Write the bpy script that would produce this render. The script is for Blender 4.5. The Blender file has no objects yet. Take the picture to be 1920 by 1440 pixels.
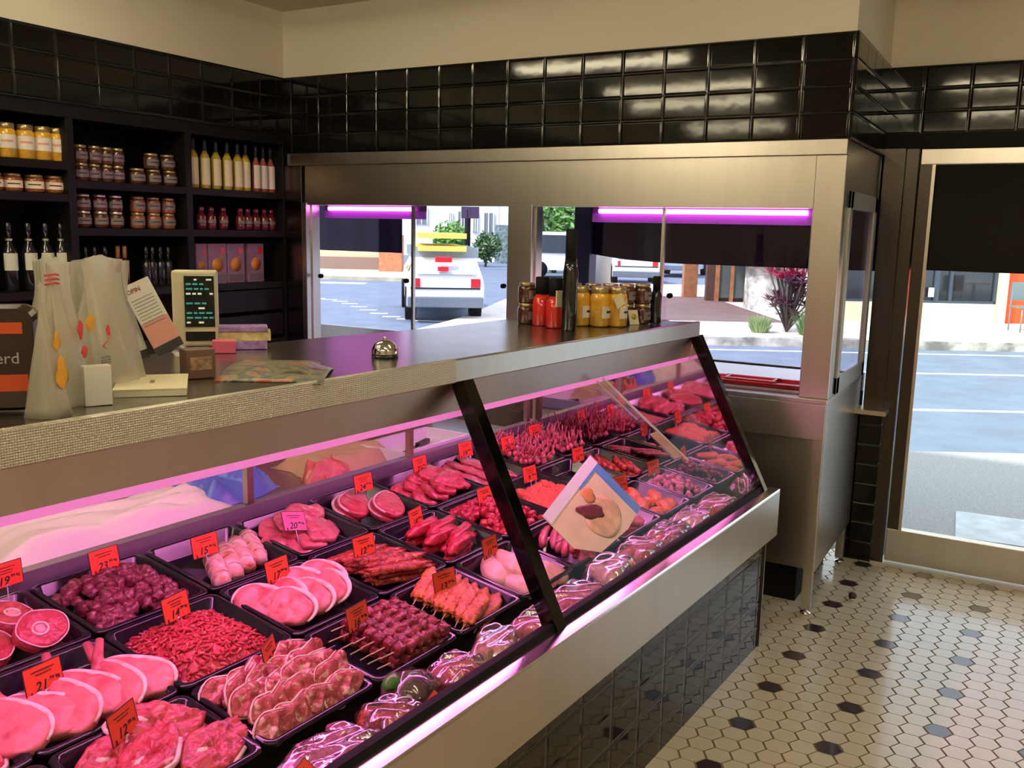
import bpy, bmesh, math, random
from mathutils import Vector, Matrix
sc = bpy.context.scene
COL = sc.collection
R = math.radians
# ---------------------------------------------------------------- camera
cam_d = bpy.data.cameras.new('camera'); cam = bpy.data.objects.new('camera', cam_d); COL.objects.link(cam)
cam_d.sensor_width = 36.0; cam_d.lens = 36.0 * 1722.0 / 1920.0
cam_d.clip_start = 0.02; cam_d.clip_end = 400
# rows: world axes written in camera axes (x right, y down, z forward)
MC = ((0.8670189799, 0.1006026839, -0.4880135126), (0.4977953551, -0.1319157691, 0.8572036014), (0.0218603051, -0.9861426519, -0.1644530243))
cam.matrix_world = Matrix(((MC[0][0], -MC[0][1], -MC[0][2], 0), (MC[1][0], -MC[1][1], -MC[1][2], 0), (MC[2][0], -MC[2][1], -MC[2][2], 1.6), (0, 0, 0, 1)))
sc.camera = cam
# ---------------------------------------------------------------- world, sun, exposure
w = bpy.data.worlds.new('sky'); sc.world = w; w.use_nodes = True
bg = w.node_tree.nodes['Background']; bg.inputs[0].default_value = (0.80, 0.92, 1.0, 1); bg.inputs[1].default_value = 2.0
sun_d = bpy.data.lights.new('sun', 'SUN'); sun_d.energy = 5.0; sun_d.angle = R(3); sun_d.color = (1, 0.97, 0.9)
sun = bpy.data.objects.new('sun', sun_d); COL.objects.link(sun); sun.location = (0, -6, 12)
sun.rotation_euler = Vector((0.35, 0.75, -1.0)).to_track_quat('-Z', 'Y').to_euler()
sc.view_settings.view_transform = 'Standard'; sc.view_settings.look = 'None'
sc.view_settings.gamma = 1.0; sc.view_settings.use_curve_mapping = False
sc.view_settings.exposure = 0.0
sc.cycles.max_bounces = 10; sc.cycles.transparent_max_bounces = 24; sc.cycles.glossy_bounces = 5; sc.cycles.diffuse_bounces = 4
sc.cycles.caustics_reflective = False; sc.cycles.caustics_refractive = False
sc.cycles.sample_clamp_indirect = 4.0
try: sc.cycles.use_denoising = True
except Exception: pass
rnd = random.Random(7)

# ---------------------------------------------------------------- mesh helper
class MB:
    def __init__(s): s.v = []; s.f = []; s.m = []; s.s = []
    def add(s, vs, fs, mi=0, smooth=False):
        b = len(s.v); s.v += [tuple(v) for v in vs]
        for f in fs: s.f.append([i + b for i in f]); s.m.append(mi); s.s.append(smooth)
        return s
    def box(s, x0, x1, y0, y1, z0, z1, mi=0):
        vs = [(x0,y0,z0),(x1,y0,z0),(x1,y1,z0),(x0,y1,z0),(x0,y0,z1),(x1,y0,z1),(x1,y1,z1),(x0,y1,z1)]
        return s.add(vs, [(0,3,2,1),(4,5,6,7),(0,1,5,4),(1,2,6,5),(2,3,7,6),(3,0,4,7)], mi)
    def hexa(s, p, mi=0):  # 8 points bottom ring then top ring
        return s.add(p, [(0,3,2,1),(4,5,6,7),(0,1,5,4),(1,2,6,5),(2,3,7,6),(3,0,4,7)], mi)
    def lathe(s, prof, n=20, cx=0, cy=0, mi=0, cap=True, sx=1, sy=1):
        vs = []; fs = []
        for (r, z) in prof:
            for k in range(n):
                a = 2*math.pi*k/n; vs.append((cx+r*sx*math.cos(a), cy+r*sy*math.sin(a), z))
        for i in range(len(prof)-1):
            for k in range(n):
                k2 = (k+1) % n; fs.append((i*n+k, i*n+k2, (i+1)*n+k2, (i+1)*n+k))
        s.add(vs, fs, mi, True)
        if cap:
            b = len(s.v)-len(vs)
            s.f.append([b+k for k in range(n)][::-1]); s.m.append(mi); s.s.append(False)
            s.f.append([b+(len(prof)-1)*n+k for k in range(n)]); s.m.append(mi); s.s.append(False)
        return s
    def tube(s, pts, r, n=8, mi=0, closed=False):
        pts = [Vector(p) for p in pts]; m = len(pts); vs = []; fs = []
        rr = r if isinstance(r, (list, tuple)) else [r]*m
        up = None
        for i, p in enumerate(pts):
            d = (pts[min(i+1, m-1)] - pts[max(i-1, 0)]).normalized() if not closed else (pts[(i+1) % m]-pts[i-1]).normalized()
            if up is None: up = Vector((0,0,1)) if abs(d.z) < .9 else Vector((1,0,0))
            a = d.cross(up).normalized(); up = a.cross(d).normalized()
            for k in range(n):
                t = 2*math.pi*k/n; q = p + (a*math.cos(t) + up*math.sin(t))*rr[i]; vs.append(q)
        M = m if closed else m-1
        for i in range(M):
            for k in range(n):
                k2 = (k+1) % n; j = (i+1) % m; fs.append((i*n+k, i*n+k2, j*n+k2, j*n+k))
        if not closed: fs += [tuple(range(n))[::-1], tuple((m-1)*n+k for k in range(n))]
        return s.add(vs, fs, mi, True)
    def prism(s, out, z0, z1, mi=0, smooth=False):
        n = len(out); vs = [(x,y,z0) for x,y in out] + [(x,y,z1) for x,y in out]
        s.add(vs, [tuple(range(n))[::-1], tuple(range(n, 2*n))], mi)
        b = len(s.v)-2*n
        for k in range(n):
            k2 = (k+1) % n; s.f.append([b+k, b+k2, b+n+k2, b+n+k]); s.m.append(mi); s.s.append(smooth)
        return s
    def grid(s, fn, nu, nv, mi=0, smooth=True):
        vs = [fn(i/nu, j/nv) for i in range(nu+1) for j in range(nv+1)]
        fs = [(i*(nv+1)+j, (i+1)*(nv+1)+j, (i+1)*(nv+1)+j+1, i*(nv+1)+j+1) for i in range(nu) for j in range(nv)]
        return s.add(vs, fs, mi, smooth)
    def mesh(s, name, mats):
        me = bpy.data.meshes.new(name); me.from_pydata(s.v, [], s.f)
        for m in (mats if isinstance(mats, (list, tuple)) else [mats]): me.materials.append(m)
        me.polygons.foreach_set('material_index', s.m); me.polygons.foreach_set('use_smooth', s.s)
        me.update(); return me
    def obj(s, name, mats, parent=None, M=None, bevel=0, solid=0):
        o = bpy.data.objects.new(name, s.mesh(name, mats)); COL.objects.link(o)
        if parent: o.parent = parent
        if M is not None: o.matrix_local = M
        if solid:
            k = o.modifiers.new('s', 'SOLIDIFY'); k.thickness = solid; k.offset = 0
        if bevel:
            k = o.modifiers.new('b', 'BEVEL'); k.width = bevel; k.segments = 2; k.limit_method = 'ANGLE'
        return o
def box(name, x0, x1, y0, y1, z0, z1, m, parent=None, M=None, bevel=0):
    return MB().box(x0,x1,y0,y1,z0,z1).obj(name, m, parent, M, bevel)
def tag(o, label=None, cat=None, group=None, kind=None):
    if label: o['label'] = label
    if cat: o['category'] = cat
    if group: o['group'] = group
    if kind: o['kind'] = kind
    return o
def empty(name, M=None, label=None, cat=None, group=None):
    o = bpy.data.objects.new(name, None); o.empty_display_size = .05; COL.objects.link(o)
    if M is not None: o.matrix_world = M
    return tag(o, label, cat, group)
def copy_tree(o, M, label=None, parent=None):
    c = o.copy(); COL.objects.link(c)
    if parent: c.parent = parent
    elif M is not None: c.matrix_world = M
    if label: c['label'] = label
    for ch in [k for k in COL.objects if k.parent == o] if not hasattr(o, '_k') else []: copy_tree(ch, None, None, c)
    return c
KIDS = {}
def reg(root):  # remember children once so copies are quick
    KIDS[root.name] = [k for k in bpy.data.objects if k.parent == root]
    for k in KIDS[root.name]: KIDS[k.name] = [q for q in bpy.data.objects if q.parent == k]
    return root
USED = set()
def place(proto, M, label=None, scale=None):
    if scale: M = M @ Matrix.Diagonal((*scale, 1))
    if proto.name not in USED:
        USED.add(proto.name); o = proto
    else:
        o = proto.copy(); COL.objects.link(o)
        for ch in KIDS.get(proto.name, []):
            c = ch.copy(); COL.objects.link(c); c.parent = o
            for g in KIDS.get(ch.name, []):
                q = g.copy(); COL.objects.link(q); q.parent = c
    o.matrix_world = M
    if label: o['label'] = label
    return o
T = Matrix.Translation
def RX(a): return Matrix.Rotation(R(a), 4, 'X')
def RY(a): return Matrix.Rotation(R(a), 4, 'Y')
def RZ(a): return Matrix.Rotation(R(a), 4, 'Z')
ORD = ['first','second','third','fourth','fifth','sixth','seventh','eighth','ninth','tenth','eleventh','twelfth','thirteenth','fourteenth','fifteenth']

# ---------------------------------------------------------------- materials
def mat(name, col, rough=.5, metal=0., var=0., vscale=20, bump=0., bscale=60, emit=None, estr=0., spec=.5, coat=0., stretch=None, alpha=1., col2=None):
    m = bpy.data.materials.new(name); m.use_nodes = True; nt = m.node_tree; N = nt.nodes; L = nt.links
    p = N['Principled BSDF']; p.inputs['Base Color'].default_value = (*col, 1); p.inputs['Roughness'].default_value = rough
    p.inputs['Metallic'].default_value = metal; p.inputs['Specular IOR Level'].default_value = spec
    p.inputs['Coat Weight'].default_value = coat; p.inputs['Coat Roughness'].default_value = .08
    p.inputs['Alpha'].default_value = alpha
    if emit: p.inputs['Emission Color'].default_value = (*emit, 1); p.inputs['Emission Strength'].default_value = estr
    if var or bump or col2:
        tc = N.new('ShaderNodeTexCoord'); mp = N.new('ShaderNodeMapping'); L.new(tc.outputs['Object'], mp.inputs[0])
        if stretch: mp.inputs['Scale'].default_value = stretch
    if var or col2:
        no = N.new('ShaderNodeTexNoise'); no.inputs['Scale'].default_value = vscale; no.inputs['Detail'].default_value = 4
        L.new(mp.outputs[0], no.inputs['Vector'])
        r = N.new('ShaderNodeValToRGB'); r.color_ramp.elements[0].position = .35; r.color_ramp.elements[1].position = .65
        c2 = col2 or tuple(min(1, c*(1+var)) for c in col); c1 = col if col2 else tuple(c*(1-var) for c in col)
        r.color_ramp.elements[0].color = (*c1, 1); r.color_ramp.elements[1].color = (*c2, 1)
        L.new(no.outputs[0], r.inputs[0]); L.new(r.outputs[0], p.inputs['Base Color'])
    if bump:
        n2 = N.new('ShaderNodeTexNoise'); n2.inputs['Scale'].default_value = bscale; n2.inputs['Detail'].default_value = 3
        L.new(mp.outputs[0], n2.inputs['Vector'])
        b = N.new('ShaderNodeBump'); b.inputs['Strength'].default_value = bump; b.inputs['Distance'].default_value = .004
        L.new(n2.outputs[0], b.inputs['Height']); L.new(b.outputs[0], p.inputs['Normal'])
    return m
def meat(name, base, dark, fat, scale=40, fatpos=.62, rough=.3, bump=.5):
    m = bpy.data.materials.new(name); m.use_nodes = True; nt = m.node_tree; N = nt.nodes; L = nt.links
    p = N['Principled BSDF']; p.inputs['Roughness'].default_value = rough; p.inputs['Specular IOR Level'].default_value = .5
    p.inputs['Subsurface Weight'].default_value = 0
    tc = N.new('ShaderNodeTexCoord'); oi = N.new('ShaderNodeObjectInfo')
    ad = N.new('ShaderNodeVectorMath'); ad.operation = 'ADD'; L.new(tc.outputs['Object'], ad.inputs[0]); L.new(oi.outputs['Random'], ad.inputs[1])
    n = N.new('ShaderNodeTexNoise'); n.inputs['Scale'].default_value = scale; n.inputs['Detail'].default_value = 5; n.inputs['Distortion'].default_value = .8
    L.new(ad.outputs[0], n.inputs['Vector'])
    r = N.new('ShaderNodeValToRGB'); e = r.color_ramp.elements
    e[0].position = .34; e[0].color = (*dark, 1); e[1].position = fatpos; e[1].color = (*base, 1)
    x = e.new(min(.98, fatpos+.08)); x.color = (*fat, 1); x = e.new(.47); x.color = (*base, 1)
    L.new(n.outputs[0], r.inputs[0]); L.new(r.outputs[0], p.inputs['Base Color'])
    b = N.new('ShaderNodeBump'); b.inputs['Strength'].default_value = bump; b.inputs['Distance'].default_value = .004
    n2 = N.new('ShaderNodeTexNoise'); n2.inputs['Scale'].default_value = scale*2.5; L.new(ad.outputs[0], n2.inputs['Vector'])
    L.new(n2.outputs[0], b.inputs['Height']); L.new(b.outputs[0], p.inputs['Normal'])
    return m
def glass(name, tint=(1,1,1), refl=1.0, rough=0.0, ior=1.45):
    m = bpy.data.materials.new(name); m.use_nodes = True; nt = m.node_tree; N = nt.nodes; L = nt.links
    N.remove(N['Principled BSDF']); out = N['Material Output']
    t = N.new('ShaderNodeBsdfTransparent'); t.inputs[0].default_value = (*tint, 1)
    g = N.new('ShaderNodeBsdfGlossy'); g.inputs['Roughness'].default_value = rough
    fr = N.new('ShaderNodeLayerWeight'); fr.inputs[0].default_value = .5
    pw = N.new('ShaderNodeMath'); pw.operation = 'POWER'; L.new(fr.outputs['Facing'], pw.inputs[0]); pw.inputs[1].default_value = 4
    mu = N.new('ShaderNodeMath'); mu.operation = 'MULTIPLY_ADD'; mu.inputs[1].default_value = .55*refl; mu.inputs[2].default_value = .035*refl; mu.use_clamp = True
    L.new(pw.outputs[0], mu.inputs[0])
    mx = N.new('ShaderNodeMixShader'); L.new(mu.outputs[0], mx.inputs[0])
    L.new(t.outputs[0], mx.inputs[1]); L.new(g.outputs[0], mx.inputs[2]); L.new(mx.outputs[0], out.inputs[0])
    return m
def tilemat(name, axes, w_, h_, off, col, grout, rough=.12, gw=.004, var=.0, bump=1.0, coat=0):
    """rectangular glazed tiles: axes = two world-aligned object axes; off = lattice origin; pillow edge as bump"""
    m = bpy.data.materials.new(name); m.use_nodes = True; nt = m.node_tree; N = nt.nodes; L = nt.links
    p = N['Principled BSDF']; p.inputs['Roughness'].default_value = rough; p.inputs['Coat Weight'].default_value = coat; p.inputs['Specular IOR Level'].default_value = .30
    tc = N.new('ShaderNodeTexCoord'); se = N.new('ShaderNodeSeparateXYZ'); L.new(tc.outputs['Object'], se.inputs[0])
    ds = []
    for a, s_, o_ in ((axes[0], w_, off[0]), (axes[1], h_, off[1])):
        q = N.new('ShaderNodeMath'); q.operation = 'SUBTRACT'; L.new(se.outputs[a], q.inputs[0]); q.inputs[1].default_value = o_
        d = N.new('ShaderNodeMath'); d.operation = 'PINGPONG'; L.new(q.outputs[0], d.inputs[0]); d.inputs[1].default_value = s_/2
        ds.append(d)   # 0 at the joint, s/2 in the tile's centre
    mn = N.new('ShaderNodeMath'); mn.operation = 'MINIMUM'; L.new(ds[0].outputs[0], mn.inputs[0]); L.new(ds[1].outputs[0], mn.inputs[1])
    st = N.new('ShaderNodeMath'); st.operation = 'GREATER_THAN'; L.new(mn.outputs[0], st.inputs[0]); st.inputs[1].default_value = gw/2
    mx = N.new('ShaderNodeMix'); mx.data_type = 'RGBA'; L.new(st.outputs[0], mx.inputs[0]); mx.inputs[6].default_value = (*grout, 1); mx.inputs[7].default_value = (*col, 1)
    L.new(mx.outputs[2], p.inputs['Base Color'])
    mr = N.new('ShaderNodeMapRange'); mr.inputs[1].default_value = 0; mr.inputs[2].default_value = gw/2+.008; mr.inputs[3].default_value = 0; mr.inputs[4].default_value = 1
    mr.interpolation_type = 'SMOOTHSTEP'
    L.new(mn.outputs[0], mr.inputs[0])
    no = N.new('ShaderNodeTexNoise'); no.inputs['Scale'].default_value = 9; L.new(tc.outputs['Object'], no.inputs['Vector'])
    ma = N.new('ShaderNodeMath'); ma.operation = 'MULTIPLY_ADD'; L.new(no.outputs[0], ma.inputs[0]); ma.inputs[1].default_value = var*.35; L.new(mr.outputs[0], ma.inputs[2])
    b = N.new('ShaderNodeBump'); b.inputs['Strength'].default_value = bump; b.inputs['Distance'].default_value = .003
    L.new(ma.outputs[0], b.inputs['Height']); L.new(b.outputs[0], p.inputs['Normal'])
    return m
STEEL = mat('brushed_steel', (.60,.56,.50), .30, 1.0, bump=.05, bscale=30, stretch=(1,1,.06), var=.03, vscale=14)
STEEL_TOP = mat('worn_steel_top', (.42,.41,.38), .24, 1.0, var=.10, vscale=6, bump=.03, bscale=12)
STEEL_DK = mat('dark_steel', (.20,.18,.16), .22, 1.0)
STEEL_DARK_REFL = mat('steel_painted_dark_reflection', (.075,.062,.055), .25, .9)  # polished steel, its dark reflections painted as a darker base colour
MIRROR = mat('polished_mirror_steel', (.80,.76,.74), .035, 1.0)
CHROME = mat('chrome', (.8,.78,.74), .08, 1.0)
PLASTER = mat('cream_plaster', (.80,.74,.61), .85, bump=.05, bscale=200)
CEIL = mat('ceiling_paint', (.78,.72,.60), .9)
BLACKP = mat('black_plastic', (.012,.009,.016), .16, bump=.05, bscale=15)
BLACKW = mat('black_painted_wood', (.006,.005,.006), .5, spec=.25)
BLACK = mat('matt_black', (.006,.0055,.006), .7, spec=.2)
WHITE = mat('white_card', (.82,.80,.74), .6)
PAPER = mat('cream_paper', (.88,.83,.62), .6)
GLASS = glass('window_glass', (.97,.98,1.0), .35)
PGLASS = glass('booth_glass', (.95,.92,1.0), .55, 0.0)
CASEGLASS = glass('case_glass', (.985,.97,.985), .16)
FILM = glass('cling_film', (1,.97,1), 7.0, .16, 1.5)
TILE_F = tilemat('black_wall_tile_front', (0,2), .193, .0998, (-.709,1.985), (.005,.0045,.004), (.016,.015,.013), .07, .005, .35)
TILE_L = tilemat('black_wall_tile_side', (1,2), .193, .0945, (3.87,2.095), (.005,.0045,.004), (.016,.015,.013), .09, .005, .35)
TILE_B = tilemat('black_base_tile', (0,2), .1745, .100, (.115,-.012), (.016,.013,.011), (.004,.003,.003), .05, .006, .5, .35)
ORANGE = mat('fluorescent_card', (.95,.085,.03), .55, emit=(1,.1,.04), estr=0)
PINKC = mat('pink_card', (.9,.16,.30), .55)
INK = mat('black_ink', (.02,.012,.02), .6)

# ---------------------------------------------------------------- room
def struct(o): o['kind'] = 'structure'; return o
XL, YF, YD, XB = -3.67, 3.87, 4.75, -.709
# floor of hexagonal tiles (flat faces towards the street)
HW, HC = .0760, .0693
wt = mat('cream_floor_tile', (.80,.71,.55), .20, var=.04, vscale=3, coat=.3)
bt = mat('dark_floor_tile', (.045,.024,.026), .22, coat=.3)
gr = mat('floor_grout', (.25,.18,.11), .8)
fl = MB(); fl.box(-4.4, 3.2, -3.6, 4.90, -.12, -.0015, 2)
Rh = HW/math.sqrt(3)*.965
ux, uy = .0143/4, .3035/4      # one step along a column
for i in range(-58, 56):
    for j in range(-62, 40):
        px = -.408 + i*HC + (j+(.5 if i % 2 else 0))*ux; py = 3.459 + (j+(.5 if i % 2 else 0))*uy
        if px < -4.3 or px > 3.1 or py < -3.5 or py > 4.83: continue
        if px < -3.3 or (px < -1.0 and py < 3.2 and py > -3): continue
        dark = (i % 4 == 0 and j % 4 == 0)
        vs = [(px+Rh*math.cos(k*math.pi/3), py+Rh*math.sin(k*math.pi/3), 0) for k in range(6)]
        fl.add(vs, [(0,1,2,3,4,5)], 1 if dark else 0)
struct(fl.obj('floor', [wt, bt, gr]))
struct(box('ceiling', -4.4, 3.2, -3.6, 4.9, 2.73, 2.85, CEIL))
struct(box('roof', -4.6, 3.6, -3.8, 5.0, 2.86, 3.3, CEIL))
# shop wall, back of the room
struct(box('wall_back', -4.4, 3.2, -3.6, -3.5, 0, 2.73, PLASTER))
struct(box('wall_right', 3.1, 3.2, -3.5, 4.8, 0, 2.73, PLASTER))
# left wall above the shelves: black tiles then plaster
m = MB(); m.box(XL-.30, XL, -3.5, 3.87, 2.387, 2.73, 1); m.box(XL-.30, XL+.012, -3.5, 3.87, 2.092, 2.387, 0); struct(m.obj('wall_left', [TILE_L, PLASTER]))
struct(box('wall_left_lower', -4.4, XL-.34, -3.5, YF, 0, 2.73, PLASTER))
# bulkhead over the booth
m = MB(); m.box(-5.2, XB, YF, YD+.05, 2.387, 2.73, 1); m.box(-5.2, XB, YF-.012, YD+.05, 1.987, 2.387, 0)
bul = struct(m.obj('wall_bulkhead', [TILE_F, PLASTER]))
TILE_S = tilemat('black_wall_tile_return', (1,2), .193, .0998, (3.87,1.985), (.005,.0045,.004), (.016,.015,.013), .10, .005, .35)
struct(box('wall_bulkhead_return', XB, XB+.012, YF-.012, YD, 1.987, 2.387, TILE_S))
# street wall over the door
TILE_D = tilemat('black_wall_tile_door', (0,2), .193, .0998, (-.55,2.085), (.005,.0045,.004), (.016,.015,.013), .07, .005, .35)
m = MB(); m.box(XB, 3.2, YD, YD+.14, 2.387, 2.73, 1); m.box(XB, 3.2, YD-.012, YD+.14, 2.085, 2.387, 0); m.box(XB, 3.2, YD-.008, YD+.14, 2.018, 2.085, 2)
struct(m.obj('wall_street', [TILE_D, PLASTER, BLACK]))
struct(box('wall_street_right', 1.30, 3.2, YD, YD+.14, 0, 2.018, PLASTER))
# dark jamb between booth and door, black tiled below
TILE_J = tilemat('black_jamb_tile', (0,2), .193, .0998, (-.55,0), (.005,.0045,.004), (.016,.015,.013), .12, .005, .3)
m = MB(); m.box(XB+.012, -.605, YD-.03, YD+.10, .775, 2.018, 0); m.box(XB-.06, -.605, YD-.02, YD+.10, 0, .775, 1); m.box(XB-.10,-.575, YD-.16, YD-.03, .770, .792, 2)
struct(m.obj('trim_jamb', [STEEL_DARK_REFL, TILE_J, STEEL]))

# ---------------------------------------------------------------- glass street door
DOOR = empty('glass_door', None); DOOR['kind'] = 'structure'; DOOR.name = 'door_1'
m = MB(); m.box(-.602, -.545, YD-.03, YD+.09, 0, 2.018); m.obj('jamb', STEEL_DARK_REFL, DOOR, bevel=.003)
m = MB(); m.box(-.54, 1.3, YD-.01, YD+.045, 1.945, 2.016); m.obj('top_rail', STEEL, DOOR, bevel=.003)
m = MB(); m.box(-.54, 1.3, YD-.01, YD+.045, .02, .185); m.obj('bottom_rail', STEEL, DOOR, bevel=.003)
m = MB(); m.box(-.54, -.485, YD-.008, YD+.043, .185, 1.945, 0); m.box(-.487, -.473, YD-.016, YD-.008, .185, 1.945, 1); m.obj('stile', [STEEL_DARK_REFL, STEEL], DOOR)
box('far_stile', 1.22, 1.3, YD-.01, YD+.045, .185, 1.945, STEEL, DOOR)
box('pane', -.478, 1.22, YD+.014, YD+.022, .18, 1.95, GLASS, DOOR)
box('threshold', -.60, 1.3, YD-.035, YD+.10, 0, .012, mat('bright_threshold', (.85,.85,.86), .3, .6), DOOR)

# ---------------------------------------------------------------- ceiling fluorescent battens
LAMP = mat('fluorescent_tube', (1,1,1), .5, emit=(1,.87,.58), estr=34)
def batten(x0, x1, y, label, st=LAMP):
    t = empty('ceiling_light', T((0,0,0)), label, 'ceiling light', 'fluorescent lights on the ceiling')
    box('housing', x0, x1, y-.06, y+.06, 2.69, 2.729, CEIL, t)
    a = MB().tube([(x0+.03,y-.032,2.672),(x1-.03,y-.032,2.672)], .014, 10); a.obj('tube', st, t)
    a = MB().tube([(x0+.03,y+.032,2.672),(x1-.03,y+.032,2.672)], .014, 10); a.obj('tube', st, t)
batten(-3.25, -2.0, 2.06, 'twin fluorescent ceiling light above the serving counter, furthest forward')
batten(-3.1, -1.85, .91, 'twin fluorescent ceiling light above the counter, second row')
batten(-3.2, -1.95, .15, 'twin fluorescent ceiling light above the counter, third row')
batten(-.75, .45, 2.05, 'twin fluorescent ceiling light above the customer floor nearest door')
batten(-.75, .45, .6, 'twin fluorescent ceiling light above the middle of the customer floor')
batten(1.5, 2.7, .3, 'twin fluorescent ceiling light at the right side of the shop')
batten(-1.4, 1.0, -1.6, 'twin fluorescent ceiling light near the back of the shop')
batten(-3.3, -2.3, -1.6, 'twin fluorescent ceiling light in the back corner over the shelves')

# ---------------------------------------------------------------- steel booth with sliding windows
BO = empty('servery_booth', None, 'stainless steel window booth with sliding glass and pink lighting beside door', 'steel booth')
m = MB()
m.box(-3.62, XB, YF-.015, YF+.03, 1.925, 1.985)                    # top lip
m.box(-3.53, -.80, YF, YF+.03, 1.727, 1.925)                       # header panel
m.box(-2.243, -2.112, YF-.004, YF+.05, .945, 1.727)                # mullion
m.obj('front_panel', STEEL, BO, bevel=.002)
m = MB(); m.box(-.826, XB, YF-.006, YF+.04, .945, 1.925); m.obj('corner_post', STEEL, BO, bevel=.003)
m = MB(); m.box(-3.67, -3.545, YF-.01, YF+.05, 0, 1.925); m.obj('dark_post', STEEL_DK, BO, bevel=.002)
m = MB(); m.box(-3.545, -3.515, YF-.01, YF+.05, .945, 1.727); m.obj('side_trim', STEEL, BO, bevel=.002)
# opening returns
m = MB()
for x0, x1 in ((-3.515,-2.243), (-2.112,-.826)):
    m.box(x0, x1, YF-.002, YF+.09, 1.716, 1.729); m.box(x0, x0+.008, YF+.03, YF+.09, .95, 1.716); m.box(x1-.008, x1, YF+.03, YF+.09, .95, 1.716)
m.obj('window_frame', STEEL, BO)
# sliding panes with steel edge strips and finger holes
for k, (x0, x1, dy) in enumerate(((-3.505,-2.83,.045), (-2.86,-2.251,.062), (-2.104,-1.45,.062), (-1.48,-.834,.045))):
    g = box('sliding_pane', x0, x1, YF+dy, YF+dy+.006, .957, 1.715, PGLASS, BO)
    if k in (0, 3):
        xe = x1-.014 if k == 0 else x0
        box('pane_edge', xe, xe+.014, YF+dy-.006, YF+dy+.012, .957, 1.715, STEEL, g)
    for hx in ((x0+.04, x1-.05) if k == 0 else (x1-.05,) if k == 1 else (x0+.05,)):
        h = MB().tube([(hx,YF+dy-.008,1.33),(hx,YF+dy+.012,1.33)], .012, 12); h.obj('finger_pull', BLACK, g)
m = MB(); m.box(-3.53, XB+.002, YF-.035, YD-.10, .925, .945); m.box(-3.53, XB, YF-.035, YF-.025, .775, .925); m.obj('sill', STEEL, BO, bevel=.002)
box('plinth', -3.5, XB-.10, YF+.14, YD-.12, 0, .30, BLACK, BO)
box('display_deck', -3.50, -.76, YF+.10, YD-.12, .945, .952, STEEL, BO)
m = MB(); m.box(-3.53, XB-.02, YF+.05, YF+.07, .19, .80); m.obj('front_skirt', STEEL, BO)

# return side with its window
m = MB(); m.box(XB-.02, XB-.005, YF+.02, YD-.03, .19, .93); m.obj('side_panel', STEEL, BO, bevel=.002)
m = MB()
for (y0,y1,z0,z1) in ((YF+.04,YD-.03,1.78,1.985),(YF+.04,YF+.13,.93,1.78),(YD-.09,YD-.03,.93,1.78),(YF+.13,YD-.09,.93,1.0)):
    m.box(XB-.022, XB-.003, y0, y1, z0, z1)
m.obj('side_frame', STEEL, BO, bevel=.002)
m = MB()
for (y0,y1,z0,z1) in ((YF+.12,YD-.08,1.72,1.79),(YF+.12,YF+.175,.95,1.79),(YD-.14,YD-.08,.95,1.79),(YF+.12,YD-.08,.95,1.02)):
    m.box(XB-.004, XB+.008, y0, y1, z0, z1)
m.obj('side_window_frame', mat('grey_window_frame', (.42,.42,.38), .4, .6), BO, bevel=.002)
box('side_pane', XB-.012, XB-.007, YF+.15, YD-.11, .99, 1.76, PGLASS, BO)
for x in (-.755, -2.2, -3.4):
    for y in (YF+.0, YD-.13):
        l = box('leg', x, x+.038, y, y+.038, .03, .93 if x > -1 else .72, STEEL, BO)
        f = MB().lathe([(.006,.03),(.006,.016),(.022,.012),(.024,0)], 14, x+.019, y+.019); f.obj('foot', CHROME, l)
# shopfront glazing behind the booth
m = MB(); m.box(-5.0, XB, YD-.02, YD+.02, .86, .95); m.box(-5.0, XB, YD-.02, YD+.02, 1.78, 1.99); m.box(-5.0,-4.95,YD-.02,YD+.02,.95,1.78); m.obj('rear_frame', STEEL_DK, BO)
m = MB(); m.box(-4.95, XB-.03, YD-.003, YD+.003, .95, 1.78); m.obj('rear_pane', GLASS, BO)
box('rear_apron', -5.0, XB, YD-.02, YD+.02, .15, .86, BLACK, BO)
PINKL = mat('pink_fluorescent_tube', (1,1,1), .5, emit=(1,.24,.86), estr=9)
PURP = mat('purple_lamp_housing', (.30,.10,.36), .35, .4)
bl = empty('booth_lamp', None, 'pink fluorescent tube in purple housing along the top inside the booth', 'lamp')
PURD = mat('violet_lamp_diffuser', (.4,.1,.5), .4, emit=(.30,.04,.48), estr=.22)
for k, (x0, x1) in enumerate(((-3.50,-2.86),(-1.86,-.83))):
    box('housing', x0, x1, YF+.13, YF+.20, 1.690, 1.765, PURP, bl); box('violet_diffuser', x0, x1, YF+.125, YF+.195, 1.650, 1.690, PURD, bl)
    MB().tube([(x0+.04,YF+.115,1.700),(x1-.04,YF+.115,1.700)], .011, 10).obj('tube', PINKL, bl)
box('mounting_strip', -3.5, -.75, YF+.20, YD-.07, 1.765, 1.775, PURP, bl)
# red trays inside the booth
REDP = mat('red_plastic', (.85,.02,.03), .3, coat=.3)
def redtray(x, y, w_, d_, h_, label, rz=0):
    t = MB(); a, b = w_/2, d_/2
    t.box(-a+.01, a-.01, -b+.01, b-.01, 0, .006)
    for (x0,x1,y0,y1) in ((-a,a,-b,-b+.01),(-a,a,b-.01,b),(-a,-a+.01,-b,b),(a-.01,a,-b,b)): t.box(x0,x1,y0,y1,0,h_)
    t.box(-a-.012,a+.012,-b-.012,-b,h_-.006,h_); t.box(-a-.012,a+.012,b,b+.012,h_-.006,h_)
    tag(t.obj('red_tray', REDP, None, T((x,y,.953)) @ RZ(rz), bevel=.002), label, 'tray', 'red trays inside the booth')
redtray(-1.05, 4.06, .42, .15, .018, 'red plastic tray lying flat inside booth under the right window', 2)
redtray(-1.08, 4.06, .22, .09, .016, 'smaller red tray nested on the red tray under the right window')
COL.objects[-1].location.z += .008
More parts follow.
